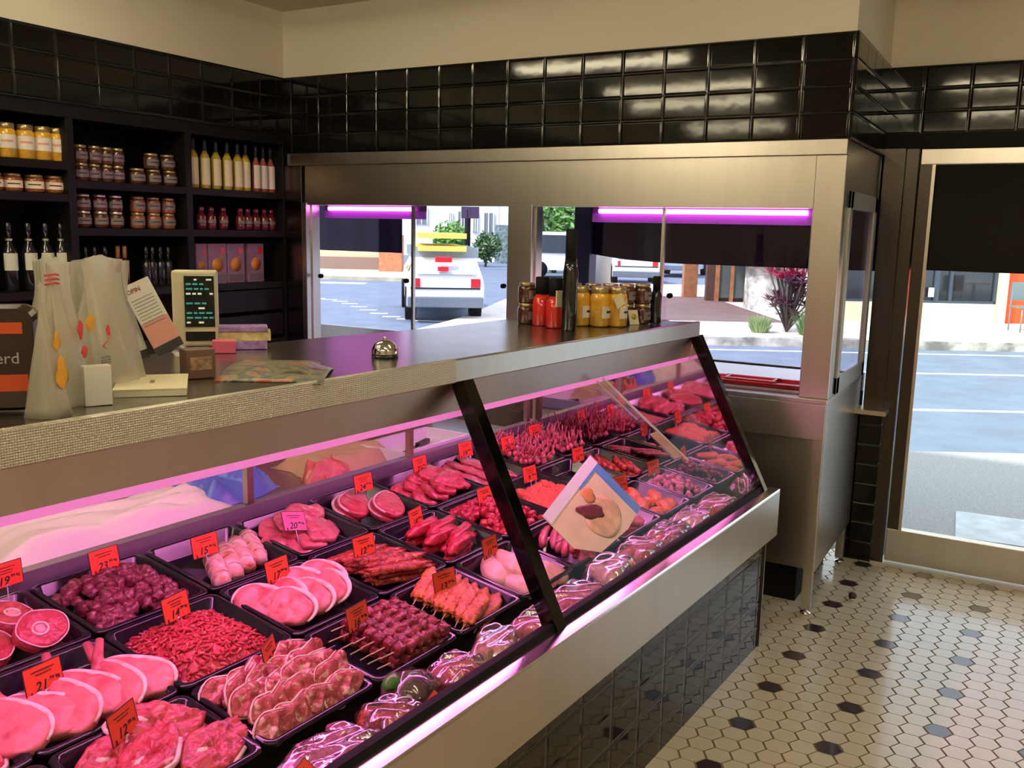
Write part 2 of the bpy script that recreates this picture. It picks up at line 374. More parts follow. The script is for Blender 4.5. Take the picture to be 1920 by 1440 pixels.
redtray(-2.60, 4.16, .62, .30, .05, 'red tray inside booth behind the left window')

# ---------------------------------------------------------------- street outside
S_ = Vector((.867,.498,0)); T_ = Vector((-.498,.867,0)); SF = Matrix(((S_.x,T_.x,0,0),(S_.y,T_.y,0,0),(0,0,1,0),(0,0,0,1)))
ASPH = mat('blue_grey_asphalt', (.165,.215,.275), .8, var=.10, vscale=2.5, bump=.3, bscale=60)
ASPH2 = mat('speckled_footpath', (.40,.40,.38), .85, var=.35, vscale=160)
PATH = mat('pale_concrete', (.78,.74,.64), .85, var=.06, vscale=3)
LINE = mat('road_paint', (.9,.9,.88), .6)
CREAMW = mat('cream_render', (.82,.72,.42), .8)
struct(box('road', -60, 60, 6.9, 120, -.30, -.15, ASPH, None, SF))
struct(box('pavement_near', -60, 40, 4.5, 7.0, -.30, -.03, ASPH2, None, SF @ T((0,0,0))))
struct(box('pavement_strip', -6, 2.5, 4.89, 5.6, -.30, -.028, ASPH2))
m = MB()
m.box(3.0, 40, 14.9, 30, -.25, 0); struct(m.obj('pavement_far', PATH, None, SF))
m = MB(); m.box(3.0, 40, 14.70, 14.9, -.2, -.01); struct(m.obj('kerb_far', mat('kerb_stone', (.50,.47,.38), .9, var=.5, vscale=4), None, SF))
m = MB()
for t0 in (9.35, 12.0, 14.1): m.box(-4 if t0 < 13 else 3.0, 40, t0, t0+.10, -.149, -.146)
struct(m.obj('road_markings', LINE, None, SF))
m = MB(); m.prism([(-1.6,15.2),(-.1,15.2),(.9,17.6),(1.2,24.5),(-.1,22.8),(-.7,19.1),(-1.0,17.4)], -.149, -.06); struct(m.obj('pavement_island', PATH, None, SF))
m = MB(); m.prism([(-9,31.5),(-3.0,30.5),(-2.2,34),(-2,41),(-30,46),(-30,33)], -.149, -.02); struct(m.obj('pavement_corner', mat('beige_verge', (.55,.50,.34), .9, var=.2, vscale=2), None, SF))
m = MB()
for k in range(14):
    a = k/13; x = -5.6+a*4.4; m.box(x, x+.36, 22.6-5.0*a+ .9*math.sin(a*6.3), 22.75-5.0*a+.9*math.sin(a*6.3), -.149, -.145)
m.box(-8.6,-7.6,29.5,30.0,-.149,-.145); m.box(-6.5,-4.6,28.9,29.6,-.149,-.145)
struct(m.obj('road_markings_left', LINE, None, SF))
tag(box('pit_cover', 0, .62, 0, .55, -.03, -.024, mat('pale_metal_cover', (.62,.68,.70), .5, .2, var=.15, vscale=8), None, T((-.27,5.50,0)) @ RZ(4)), 'pale square pit cover set in the footpath outside the door', 'pit cover')
# yellow walled lot seen through the left pane
tag(box('yellow_fence', -16, -4.9, 36.6, 37.0, -.1, 1.25, CREAMW, None, SF), 'low yellow wall across the street behind the left sliding pane', 'wall')
tag(box('brown_band', -16, -4.9, 36.3, 36.5, -.1, .45, mat('brown_plinth', (.33,.22,.16), .9), None, SF), 'brown garden edging at the foot of the low yellow wall', 'edging')
tag(box('orange_pillar', -5.0, -4.15, 35.0, 35.8, -.1, 1.35, mat('orange_brick', (.62,.26,.12), .9, var=.15, vscale=8), None, SF), 'orange brick pillar at the right end of the yellow wall', 'pillar')
# shop across the road behind the door
BLD = empty('shop_building', SF, 'shop across the road with black windows above a cream base', 'building')
DARKG = mat('dark_shop_glass', (.02,.025,.03), .08, 0, spec=.8)
CR = mat('pale_yellow_base', (.86,.78,.48), .8)
m = MB(); m.box(6.6, 9.55, 18.05, 18.4, 0, .38); m.obj('base_wall', CR, BLD)
m = MB(); m.box(6.6, 9.55, 18.15, 18.3, .38, 2.6); m.obj('shop_window', DARKG, BLD)
m = MB()
for x0,x1,z0,z1 in ((6.6,9.55,.38,.43),(8.32,8.42,.43,2.6),(8.62,8.68,.43,2.6),(9.50,9.56,.38,2.6)): m.box(x0,x1,18.10,18.16,z0,z1)
m.obj('window_bars', mat('blue_black_frame', (.05,.07,.10), .4), BLD)
m = MB(); m.box(6.6, 30, 18.05, 19, 2.6, 4.2); m.obj('upper_wall', CR, BLD)
m = MB(); m.box(9.56, 9.72, 18.0, 18.4, 0, 2.6); m.obj('pillar', CR, BLD)
m = MB(); m.box(9.72, 20, 18.2, 18.5, 0, 2.6); m.obj('red_panel', mat('orange_red_paint', (.85,.10,.02), .6), BLD)
POST = mat('white_poster', (.90,.88,.84), .6)
for x0,x1,z0,z1 in ((7.82,8.28,1.15,1.66),(8.86,9.06,1.33,1.6),(7.45,7.62,1.4,1.75)): m = MB(); m.box(x0,x1,18.09,18.12,z0,z1); m.obj('poster', POST, BLD)
m = MB(); m.box(7.55,8.0,18.09,18.12,.62,.74); m.obj('blue_notice', mat('pale_blue_notice', (.30,.40,.5), .6), BLD)
m = MB(); m.box(8.2,8.3,18.05,18.08,.50,.68); m.obj('notice', POST, BLD)
# cafe table and chairs at the red panel
def cafe(px, py, nm, label, seat):
    t = empty(nm, SF @ T((px,py,0)), label, nm.replace('cafe_',''), None)
    leg = mat('grey_metal', (.25,.3,.3), .4, .5)
    if seat:
        MB().box(-.22,.22,-.22,.22,.43,.46).obj('seat', leg, t); MB().box(-.22,.22,.19,.22,.55,.88).obj('backrest', leg, t)
        for a in (-.2,.2):
            for b in (-.2,.2): MB().tube([(a,b,0),(a,b,.43 if b<0 else .8)], .013, 6).obj('leg', leg, t)
    else:
        MB().lathe([(.33,.70),(.34,.72),(.33,.74)], 20).obj('tabletop', POST, t); MB().tube([(0,0,0),(0,0,.7)], .03, 8).obj('pedestal', leg, t); MB().lathe([(.24,0),(.22,.03)], 16).obj('base', leg, t)
cafe(9.35, 16.6, 'cafe_chair', 'grey metal cafe chair on the far footpath before the red panel', True)
cafe(9.95, 16.5, 'cafe_table', 'small round cafe table with pale top before the red panel', False)
# timber and stone building behind the right window
TB = empty('timber_building', SF, 'brown timber framed building with stone wall seen through right window', 'building')
WOOD = mat('orange_brown_timber', (.40,.17,.07), .6, var=.2, vscale=6); WOODD = mat('dark_timber', (.10,.05,.035), .6)
STONE = mat('pale_stone', (.52,.52,.44), .9, var=.45, vscale=5)
PAVE = mat('red_brown_paving', (.20,.13,.11), .9, var=.1, vscale=2)
struct(MB().box(2.0, 5.2, 17.3, 24, 0, .012).obj('pavement_brick', PAVE, None, SF))
box('post', 4.45, 4.80, 23.7, 24.0, 0, 2.6, WOOD, TB)
m = MB(); m.box(4.80, 6.5, 22.6, 22.8, 0, 3.2); m.obj('back_wall', WOODD, TB)
for x in (5.0, 5.35, 5.70): m = MB(); m.box(x, x+.08, 22.45, 22.6, 0, 2.5); m.obj('door_frame', WOOD, TB)
m = MB(); m.box(5.1, 6.0, 22.5, 22.58, .1, 2.4); m.obj('door_glass', mat('dim_doorway_glass', (.10,.13,.13), .15), TB)
m = MB(); m.hexa([(5.25,20.3,0),(6.5,19.01,0),(6.5,19.4,0),(5.25,20.7,0),(5.25,20.3,.98),(6.5,19.01,.98),(6.5,19.4,.98),(5.25,20.7,.98)]); m.obj('stone_wall', STONE, TB)
m = MB(); m.hexa([(5.05,20.2,.98),(6.5,18.9,.98),(6.5,19.4,.98),(5.05,20.8,.98),(5.05,20.2,1.22),(6.5,18.9,1.22),(6.5,19.4,1.22),(5.05,20.8,1.22)]); m.obj('timber_cap', WOOD, TB)
for x,y in ((5.5,20.1),(6.0,19.65),(6.35,19.3)): box('post', x, x+.13, y, y+.13, 1.22, 2.5, WOOD, TB)
m = MB(); m.box(4.3, 6.5, 18.6, 24, 2.5, 2.8); m.obj('verandah_beam', WOODD, TB)
# column, tree and cars further along
tag(MB().lathe([(.30,0),(.28,3.4)], 16, 2.78, 28.5).obj('round_column', mat('grey_concrete', (.45,.42,.36), .9), None, SF), 'thick pale grey round column on the street beyond the right window', 'column')
def leafball(name, pos, rad, n, leafm, trunkm, seed, label, squash=1.0, trunk_h=None, ls=.12):
    r_ = random.Random(seed); t = empty(name, SF @ T(pos), label, 'tree')
    m = MB()
    for k in range(n):
        a = r_.uniform(0, 6.283); b = math.acos(r_.uniform(-1, 1)); q = rad*(.55+.45*r_.random())*(1+.25*math.sin(3*a+seed))
        c = Vector((q*math.sin(b)*math.cos(a), q*math.sin(b)*math.sin(a), q*math.cos(b)*squash + (trunk_h or rad)))
        u = Vector((r_.gauss(0,1),r_.gauss(0,1),r_.gauss(0,1))).normalized()*ls*(.6+r_.random()); v = u.orthogonal().normalized()*ls*.5
        m.add([c-u, c+v, c+u, c-v], [(0,1,2,3)])
    m.obj('foliage', leafm, t)
    MB().tube([(0,0,-.1),(.05,0,(trunk_h or rad)*.6),(0,0,(trunk_h or rad)+.3*rad)], [rad*.09,rad*.06,rad*.03], 8).obj('trunk', trunkm, t)
    return t
LEAF = mat('bright_green_leaves', (.16,.34,.07), .6, var=.3, vscale=2); LEAFD = mat('mid_green_leaves', (.08,.17,.05), .6, var=.3, vscale=2); BARK = mat('bark', (.12,.09,.07), .9)
leafball('street_tree', (1.85,40,-.1), 1.35, 1700, LEAF, BARK, 3, 'leafy bright green street tree seen at the left of the right window', 1.3, 2.0, .17)
leafball('garden_tree', (-2.9,46,-.1), .85, 700, LEAF, BARK, 5, 'green garden tree in front of the white house behind the van', .9, 1.3, .15)
leafball('garden_shrub', (-1.25,45,-.1), .65, 500, LEAFD, BARK, 8, 'yellow green palm like shrub right of the traffic pole', 1.0, .9, .14)
# white weatherboard houses far behind
WB = mat('white_weatherboard', (.88,.88,.84), .8); ROOFM = mat('pale_roof', (.6,.58,.55), .7); WIN = mat('house_window', (.22,.25,.25), .3)
def house(x0, x1, y, z1, label, wins, stair=False):
    t = empty('white_house', SF, label, 'house', 'white houses across the intersection')
    box('wall', x0, x1, y, y+6, -.15, z1, WB, t)
    m = MB(); m.add([(x0-.4,y-.6,z1),(x1+.4,y-.6,z1),(x1+.4,y+7,z1),(x0-.4,y+7,z1),((x0+x1)/2-1,y+3,z1+1.8),((x0+x1)/2+1,y+3,z1+1.8)], [(0,1,5,4),(1,2,5),(2,3,4,5),(3,0,4),(0,3,2,1)]); m.obj('roof', ROOFM, t)
    for (a,b,c,d) in wins:
        f = box('window', a, b, y-.06, y+.02, c, d, WIN, t); m = MB()
        for q in (a, (a+b)/2-.03, b-.06): m.box(q, q+.06, y-.10, y-.06, c, d)
        m.obj('glazing_bars', WB, f)
    return t
house(-11.0, -4.6, 62, 5.6, 'long white weatherboard house with rows of windows behind the van', [(-6.4,-5.6,1.9,3.0),(-9.5,-8.3,2.1,3.2)])
house(-4.0, -.75, 52, 4.6, 'white gabled house with tall windows right of the traffic pole', [(-3.55,-3.3,1.75,2.5),(-3.05,-2.6,1.5,2.6),(-2.2,-1.9,1.5,2.6),(-1.6,-1.0,1.35,2.55)])
house(-.1, 4.4, 60, 5.4, 'white house with a dark fence at the right edge of the left window', [(.2,.9,1.9,2.6),(2.0,2.9,2.0,3.0)])
tag(box('lattice_fence', -.9, 1.0, 50, 50.1, -.15, 1.9, mat('grey_green_lattice', (.20,.26,.24), .9, var=.5, vscale=6), None, SF), 'grey green fence in front of the white house at right edge of left window', 'fence')
tg = empty('traffic_light', SF @ T((-1.95,41,-.15)), 'dark traffic light pole across the intersection before the white houses', 'traffic light')
MB().tube([(0,0,0),(0,0,2.6)], .13, 8).obj('pole', BLACK, tg)
for a in (-.28,.10): box('signal_head', a, a+.40, -.12, .12, 2.25, 2.75, mat('purple_black_signal', (.06,.03,.08), .5), tg)
# vehicles
def car(M, L_, W_, H_, bodyc, label, nm='car', sign=False, rack=False):
    t = empty(nm, M, label, 'car')
    bm_ = mat(nm+'_paint', bodyc, .3, coat=.4); gl = mat(nm+'_glass', (.03,.04,.05), .1)
    # side outline extruded across the width with tapering cabin; y=0 is the rear
    sec = [(0,.30,1.0),(.0,.72,1.0),(.06,.86,.97),(.16,H_*.93,.84),(.30,H_,.80),(L_*.55,H_,.80),(L_*.70,.95,.96),(L_*.97,.80,.95),(L_,.60,.93),(L_,.30,.93)]
    vs = []; 
    for y,z,k in sec: vs += [(-W_/2*k,y,z),(W_/2*k,y,z)]
    n = len(sec); fs = [(2*i,2*i+1,2*i+3,2*i+2) for i in range(n-1)] + [(2*n-2,2*n-1,1,0)]
    b = MB(); b.add(vs, fs); b.add(vs, [tuple(2*i for i in range(n))[::-1], tuple(2*i+1 for i in range(n))]); b.obj('body', bm_, t, bevel=.03)
    g = MB(); k1, k2 = .90, .83
    g.add([(-W_/2*.80,.03,.92),(W_/2*.80,.03,.92),(W_/2*.72,.125,H_*.92),(-W_/2*.72,.125,H_*.92)], [(0,1,2,3)]); g.obj('rear_window', gl if not sign else mat('pale_rear_glass', (.62,.68,.70), .2), t)
    for s in (-1,1):
        g = MB(); g.add([(s*W_/2*.955,.35,.95),(s*W_/2*.955,L_*.62,.95),(s*W_/2*.835,L_*.54,H_*.93),(s*W_/2*.835,.38,H_*.93)], [(0,1,2,3)]); g.obj('side_window', gl, t)
        for y in (.75, L_-.8):
            wv = MB().tube([(s*(W_/2-.20),y,.32),(s*(W_/2+.01),y,.32)], .32, 18); wv.obj('wheel', BLACK, t)
        box('tail_light', s*W_/2*.78-.09*(s>0)-.0, s*W_/2*.78+.09+.0*(s>0), -.02, .02, .68, .84, mat('tail_red', (.6,.02,.03), .3), t)
    box('bumper', -W_/2*.98, W_/2*.98, -.10, .03, .30, .50, mat('grey_bumper', (.16,.19,.22), .4), t, bevel=.02)
    box('trim_line', -W_/2*.9, W_/2*.9, -.012, 0, .64, .67, gl, t)
    if sign:
        box('red_lettering', -.20, .12, .0, .04, 1.14, 1.24, REDP, t, bevel=.01); box('red_lettering', -.15, .05, -.02, .03, .98, 1.06, REDP, t)
    if rack:
        m = MB()
        for y in (.4, 1.6, 2.6): m.box(-W_/2*.9, W_/2*.9, y, y+.05, H_, H_+.20)
        m.obj('roof_rack', mat('rack_grey', (.35,.40,.42), .4), t)
        for z in (.12,.36):
            m = MB(); m.box(-W_/2*.7,W_/2*.55,.15,3.0,H_+z,H_+z+.10); m.obj('yellow_ladder', mat('yellow_ladder_paint', (.85,.68,.12), .5), t)
    return t
car(SF @ T((-1.22,17.3,-.15)) @ RZ(8), 4.4, 1.45, 1.22, (.86,.88,.88), 'white van with red rear lettering and yellow ladders on roof rack', 'white_van', True, True)
car(SF @ T((.2,36,-.15)) @ RZ(-80), 3.4, 1.6, 1.75, (.9,.9,.9), 'white vehicle parked below the street tree beyond the right window', 'white_wagon')
car(SF @ T((4.2,31,-.15)) @ RZ(-5), 4.0, 1.6, 1.45, (.85,.87,.9), 'white car right of the round column seen through the right window', 'white_car')
car(SF @ T((6.6,38,-.15)) @ RZ(-20), 4.2, 1.8, 1.5, (.35,.5,.6), 'pale blue car beyond the round column in the right window', 'blue_car')
# red cordyline with grass on the far kerb
pl = empty('red_cordyline', SF @ T((4.72,15.6,0)), 'crimson leaved cordyline shrub on the far kerb in the right window', 'shrub'); pl.scale = (1.15,1.15,1.05)
r_ = random.Random(4); lo = MB(); hi = MB(); st = MB()
for k in range(44):
    a = r_.uniform(0,6.28); q = r_.uniform(.05,.36); h = r_.uniform(.45,1.15) if k > 6 else r_.uniform(.2,.5); top = Vector((q*math.cos(a), q*math.sin(a), h)); st.tube([(0,0,0), tuple(top*.6+Vector((0,0,.05))), tuple(top)], .012, 5)
    mb = hi if h > .82 else lo
    for j in range(16):
        b = j*2.4; el = r_.uniform(.1,1.3); L_ = r_.uniform(.13,.24); d = Vector((math.cos(b)*math.cos(el), math.sin(b)*math.cos(el), math.sin(el))); sd = Vector((-math.sin(b), math.cos(b), 0))*.026
        mid = top+d*L_*.5; tip = top+d*L_-Vector((0,0,.03)); mb.add([top, mid-sd, tip, mid+sd], [(0,1,2,3)])
st.obj('stem', BARK, pl); lo.obj('dark_leaves', mat('maroon_leaves', (.13,.035,.07), .5), pl); hi.obj('pink_leaves', mat('crimson_leaves', (.55,.03,.12), .5), pl)
for k,(gx,gy,gr_,lb) in enumerate(((4.22,15.45,.26,'pale green grass tuft left of the cordyline on the far kerb'),(5.02,15.15,.40,'larger green grass tuft right of the cordyline on the far kerb'))):
    g = MB()
    for j in range(420):
        a = r_.uniform(0,6.28); q = gr_*.5*math.sqrt(r_.random()); b = Vector((q*math.cos(a), q*math.sin(a), 0)); tip = b*2.3+Vector((0,0,r_.uniform(.30,.62)*gr_*2)); sd = Vector((-math.sin(a), math.cos(a), 0))*.012
        g.add([b-sd, b+sd, tip], [(0,1,2)])
    tag(g.obj('grass_tuft', LEAF if k else mat('pale_grass', (.30,.42,.16), .7), None, SF @ T((gx,gy,0))), lb, 'grass', None, 'stuff')
# dark fabric sun blinds hung outside under the street awning
BLIND = mat('dark_blind_fabric', (.004,.002,.003), .9, spec=.1)
def blind(x0, x1, y, z0, z1, lab, curve=0, sag=0):
    m = MB()
    def fn(a, b):
        zb = z0 + curve*(1-min(1,a/.35))**2 * (1 if curve else 0) - sag*math.sin(a*9)*.01
        return (x0+(x1-x0)*a, y+.012*math.sin(a*30), zb+(z1-zb)*b)
    m.grid(fn, 40, 8)
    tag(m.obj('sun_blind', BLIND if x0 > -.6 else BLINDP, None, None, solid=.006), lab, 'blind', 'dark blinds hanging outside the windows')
BLINDP = mat('blind_fabric_painted_reflection', (.022,.007,.050), .9, spec=.1)  # purple reflection in the window glass painted into the fabric colour
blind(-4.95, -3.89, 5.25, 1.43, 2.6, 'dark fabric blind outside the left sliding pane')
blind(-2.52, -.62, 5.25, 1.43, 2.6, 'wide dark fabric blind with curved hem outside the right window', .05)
blind(-.57, 1.6, 5.25, 1.445, 2.6, 'dark fabric blind hanging outside the glass door', 0)
tag(box('awning_post', -2.55, -2.44, 5.22, 5.32, -.03, 2.6, mat('navy_post', (.05,.06,.11), .5)), 'dark navy post holding the left edge of the wide blind', 'post')
struct(box('wall_booth_end', -5.1, -5.0, YF, YD+.05, 0, 2.0, PLASTER))
struct(box('awning_roof', -6, 3.5, 5.0, 5.6, 2.6, 2.75, BLACK))

# ---------------------------------------------------------------- display case: frame u along the counter, v towards the staff side
th = R(3.7); CF = Matrix(((math.sin(th), -math.cos(th), 0, -.859), (math.cos(th), math.sin(th), 0, 2.956), (0,0,1,0), (0,0,0,1)))
U0, U1 = -3.25, .511
def zt(u): return 1.268 + (0.49-u)*.009
CASE = empty('display_case', CF, 'long refrigerated butcher display case with sloping glass front and steel apron', 'display case')
def chexa(name, us, prof, m_, parent=CASE, bevel=0, zfun=False):
    """closed profile (v,z) swept between u values"""
    vs = []; n = len(prof)
    for u in us:
        for v, z in prof: vs.append((u, v, z + ((zt(u)-1.268) if zfun else 0)))
    fs = [tuple(range(n)), tuple(range((len(us)-1)*n, len(us)*n))[::-1]]
    for i in range(len(us)-1):
        for k in range(n): fs.append((i*n+k, (i+1)*n+k, (i+1)*n+(k+1)%n, i*n+(k+1)%n))
    b = MB(); b.add(vs, fs); o = b.obj(name, m_, parent, None, bevel); 
    bmm = bmesh.new(); bmm.from_mesh(o.data); bmesh.ops.recalc_face_normals(bmm, faces=bmm.faces); bmm.to_mesh(o.data); bmm.free(); return o
chexa('tiled_base', (U0, U1), [(.003,0),(1.10,0),(1.10,.50),(.003,.50)], TILE_B)
box('base_corner_strip', U1-.006, U1+.004, -.004, .012, 0, .47, STEEL_DK, CASE)
chexa('apron', (U0, U1+.045), [(-.030,.452),(-.022,.452),(-.022,.56),(.03,.56),(.03,.600),(.012,.633),(-.028,.633),(-.030,.630)], STEEL, bevel=.0015)
chexa('apron_lip', (U0, U1+.044), [(-.030,.634),(-.028,.639),(.013,.641),(.013,.634)], mat('polished_steel_lip', (.75,.70,.70), .16, 1.0))
chexa('bottom_glass_channel', (U0, U1), [(.012,.618),(.028,.600),(.046,.604),(.040,.654),(.018,.656),(.012,.640)], BLACK)
box('well', U0, U1, .03, .22, .545, .555, STEEL_DK, CASE)
chexa('sloping_rack', (U0, U1), [(.20,.53),(.455,.575),(.75,.615),(1.08,.66),(1.08,.60),(.20,.50)], STEEL_DK)
chexa('rear_sill', (U0, U1), [(1.062,.60),(1.085,.60),(1.085,.775),(1.062,.77)], mat('purple_grey_sill', (.42,.36,.42), .35, .7))
# front glass: two big panes
gs = []
for (ua, ub) in ((-2.62,-1.045),(-1.045,.49),(U0,-2.62)):
    m = MB(); d = .004
    m.hexa([(ua,.022,.640),(ub,.022,.640),(ub,.022+d,.638),(ua,.022+d,.638),(ua,.325,zt(ua)-.062),(ub,.325,zt(ub)-.062),(ub,.325+d,zt(ub)-.064),(ua,.325+d,zt(ua)-.064)])
    m.obj('front_pane', CASEGLASS, CASE)
BPOL = mat('black_polished_frame', (.03,.027,.025), .07, .9)
def post(u, wd=.022):
    m = MB(); m.hexa([(u-wd,-.002,.628),(u+wd,-.002,.628),(u+wd,.040,.618),(u-wd,.040,.618),(u-wd,.302,zt(u)-.052),(u+wd,.302,zt(u)-.052),(u+wd,.345,zt(u)-.060),(u-wd,.345,zt(u)-.060)])
    return m.obj('glass_post', BPOL, CASE, bevel=.002)
post(-1.045); post(.492, .018); post(-2.62)
# mirrored end wall, and steel outside
m = MB(); m.prism([(.02,.56),(1.07,.56),(1.07,zt(.5)-.06),(.33,zt(.5)-.06),(.03,.64)], 0, .004)
MIR = Matrix(((0,0,1,.500),(1,0,0,0),(0,1,0,0),(0,0,0,1)))
m.obj('mirrored_end_wall', MIRROR, CASE, MIR)
m = MB(); m.prism([(.02,.50),(1.08,.50),(1.08,zt(.5)-.06),(.33,zt(.5)-.06),(.03,.64)], 0, .004); m.obj('outer_end_wall', STEEL, CASE, T((.008,0,0)) @ MIR)
# worktop over the glass
DIMPLE = bpy.data.materials.new('dimpled_steel_edge'); DIMPLE.use_nodes = True
nt = DIMPLE.node_tree; N = nt.nodes; L = nt.links; p = N['Principled BSDF']; p.inputs['Roughness'].default_value = .38; p.inputs['Metallic'].default_value = .75
tc = N.new('ShaderNodeTexCoord'); se = N.new('ShaderNodeSeparateXYZ'); L.new(tc.outputs['Object'], se.inputs[0])
k1 = 2*math.pi/.0082
def mth(op, a, b=None):
    q = N.new('ShaderNodeMath'); q.operation = op
    for i, x in enumerate((a, b)):
        if x is None: continue
        if isinstance(x, (int, float)): q.inputs[i].default_value = x
        else: L.new(x, q.inputs[i])
    return q.outputs[0]
sm = mth('ADD', se.outputs[0], se.outputs[2]); df = mth('SUBTRACT', se.outputs[0], se.outputs[2])
pr = mth('MULTIPLY', mth('SINE', mth('MULTIPLY', sm, k1)), mth('SINE', mth('MULTIPLY', df, k1)))
rp = N.new('ShaderNodeMapRange'); rp.inputs[1].default_value = -.5; rp.inputs[2].default_value = .5; L.new(pr, rp.inputs[0])
mx = N.new('ShaderNodeMix'); mx.data_type = 'RGBA'; L.new(rp.outputs[0], mx.inputs[0]); mx.inputs[6].default_value = (.50,.47,.38,1); mx.inputs[7].default_value = (.85,.82,.72,1)
L.new(mx.outputs[2], p.inputs['Base Color'])
bb = N.new('ShaderNodeBump'); bb.inputs['Strength'].default_value = .6; bb.inputs['Distance'].default_value = .002; L.new(rp.outputs[0], bb.inputs['Height']); L.new(bb.outputs[0], p.inputs['Normal'])
TOP = empty('serving_counter_top', CF, 'long stainless steel counter top with folded front edge over the meat case', 'counter')
def topslab(name, poly, h, m_):
    vs = [(u,v,zt(u)-h) for u,v in poly] + [(u,v,zt(u)) for u,v in poly]; n = len(poly)
    b = MB(); b.add(vs, [tuple(range(n))[::-1], tuple(range(n,2*n))] + [(k,(k+1)%n,n+(k+1)%n,n+k) for k in range(n)])
    o = b.obj(name, m_, TOP); bmm = bmesh.new(); bmm.from_mesh(o.data); bmesh.ops.recalc_face_normals(bmm, faces=bmm.faces); bmm.to_mesh(o.data); bmm.free(); return o
topslab('worktop', [(U0,.315),(.462,.315),(.40,.42),(-.01,.80),(-.12,.815),(-1.0,.88),(U0,.93)], .030, STEEL_TOP)
chexa('front_edge', (-1.10, .470), [(.300,1.268),(.300,1.214),(.308,1.210),(.318,1.214),(.318,1.268),(.309,1.2705)], STEEL, TOP, zfun=True, bevel=.001)
chexa('dimpled_front_edge', (U0, -1.10), [(.298,1.269),(.298,1.213),(.308,1.209),(.318,1.213),(.318,1.269),(.309,1.2715)], DIMPLE, TOP, zfun=True, bevel=.001)
# lamp canopy below the worktop: sloping steel valance, lip and pink tubes behind it
chexa('light_canopy', (U0, .495), [(.332,1.212),(.338,1.212),(.352,1.128),(.346,1.126)], STEEL, zfun=True)
LIP = mat('pink_lamp_diffuser', (.85,.35,.75), .4, emit=(1,.22,.70), estr=.6)
CL = empty('display_case_lamp', CF, 'pink fluorescent lamp with glowing lip running the length of the meat case', 'lamp')
chexa('diffuser_lip', (U0, .494), [(.346,1.126),(.352,1.128),(.372,1.122),(.368,1.106),(.352,1.108)], LIP, CL, zfun=True)
PINKT = mat('case_pink_tube', (1,1,1), .5, emit=(1,.26,.74), estr=52)
for a, b in ((-3.2,-2.0),(-1.95,-.75),(-.7,.46)): MB().tube([(a,.53,1.165),(b,.53,1.165)], .014, 10).obj('tube', PINKT, CL)
chexa('lamp_shelf', (U0,.494), [(.34,1.205),(.62,1.205),(.62,1.215),(.34,1.215)], STEEL, CL, zfun=True)
# rear glass doors
m = MB()
for u in (-3.2,-2.12,-1.10,-.35,.45): m.box(u-.012,u+.012,1.062,1.082,.775,1.20)
m.box(U0,.495,1.060,1.085,1.19,1.215); m.obj('rear_door_frame', STEEL, CASE)
for a,b in ((-3.2,-2.12),(-2.12,-1.10),(-1.10,-.35),(-.35,.45)): m = MB(); m.box(a+.012,b-.012,1.07,1.075,.775,1.19); m.obj('rear_sliding_door', CASEGLASS, CASE)
chexa('rear_top', (U0,.495), [(.90,1.215),(1.085,1.215),(1.085,1.235),(.90,1.235)], STEEL_DK, zfun=False)
# staff-side bench with wrap
BENCH = empty('wrapping_bench', CF, 'steel wrapping bench on the staff side behind the meat case', 'bench')
box('bench_top', U0, .45, 1.10, 1.62, .700, .735, STEEL, BENCH); box('bench_body', U0, .45, 1.14, 1.60, 0, .70, STEEL_DK, BENCH)
MB().box(U0,.45,1.60,1.62,.735,1.0).obj('splash_back', mat('brown_beige_board', (.34,.24,.17), .6), BENCH)
def crumple(name, mt, u, v, z, lx, ly, h, seed, label, cat, rz=0, amp=.012):
    r_ = random.Random(seed); ph = [(r_.uniform(6,26), r_.uniform(6,26), r_.uniform(0,6)) for _ in range(6)]
    m = MB()
    def fn(a, b):
        x, y = (a-.5)*lx, (b-.5)*ly; e = min(1, 6*min(a,1-a))*min(1, 6*min(b,1-b))
        zz = h*e + sum(amp/3*math.sin(f1*a+f2*b+p_) for f1,f2,p_ in ph)*e
        return (x+.01*math.sin(9*b+seed), y+.01*math.sin(8*a), zz+.001)
    m.grid(fn, 30, 18)
    return tag(m.obj(name, mt, None, CF @ T((u,v,z)) @ RZ(rz)), label, cat)
crumple('wrapping_paper', mat('white_wrap_paper', (.88,.84,.74), .5), -1.42, 1.27, .735, .74, .26, .06, 3, 'long pile of white wrapping paper behind the rear glass doors', 'paper', -4, .02)
crumple('blue_bag', mat('blue_plastic', (.10,.17,.55), .3), -1.00, 1.34, .735, .34, .28, .06, 5, 'crumpled blue plastic bag beside the white wrapping paper', 'bag', 8, .04)
tag(MB().box(-.10,.10,-.07,.07,0,.04).obj('orange_tub', mat('orange_plastic', (.75,.20,.10), .4), None, CF @ T((-.85,1.44,.80)) @ RZ(20), bevel=.004), 'small orange tub on top of the blue plastic bag', 'tub')
crumple('brown_paper', mat('kraft_paper', (.55,.38,.22), .7), -.46, 1.30, .735, .46, .24, .05, 9, 'stack of brown kraft paper sheets on the wrapping bench', 'paper', -8, .006)
crumple('meat_offcut', meat('offcut_meat', (.65,.16,.13),(.5,.06,.06),(.8,.5,.4), 25), -.66, 1.18, .735, .17, .12, .05, 12, 'pink meat offcut lying before the brown paper', 'meat', 0, .02)
wtx = empty('white_tray', CF @ T((-.16,1.20,.737)), 'white enamel tray with a knife behind the rear glass doors', 'tray')
m = MB(); m.box(-.20,.20,-.11,.11,0,.008); 
for a in ((-.20,.20,-.115,-.105),(-.20,.20,.105,.115),(-.205,-.195,-.11,.11),(.195,.205,-.11,.11)): m.box(*a,0,.05)
m.obj('pan', mat('white_enamel', (.85,.84,.88), .2), wtx); 
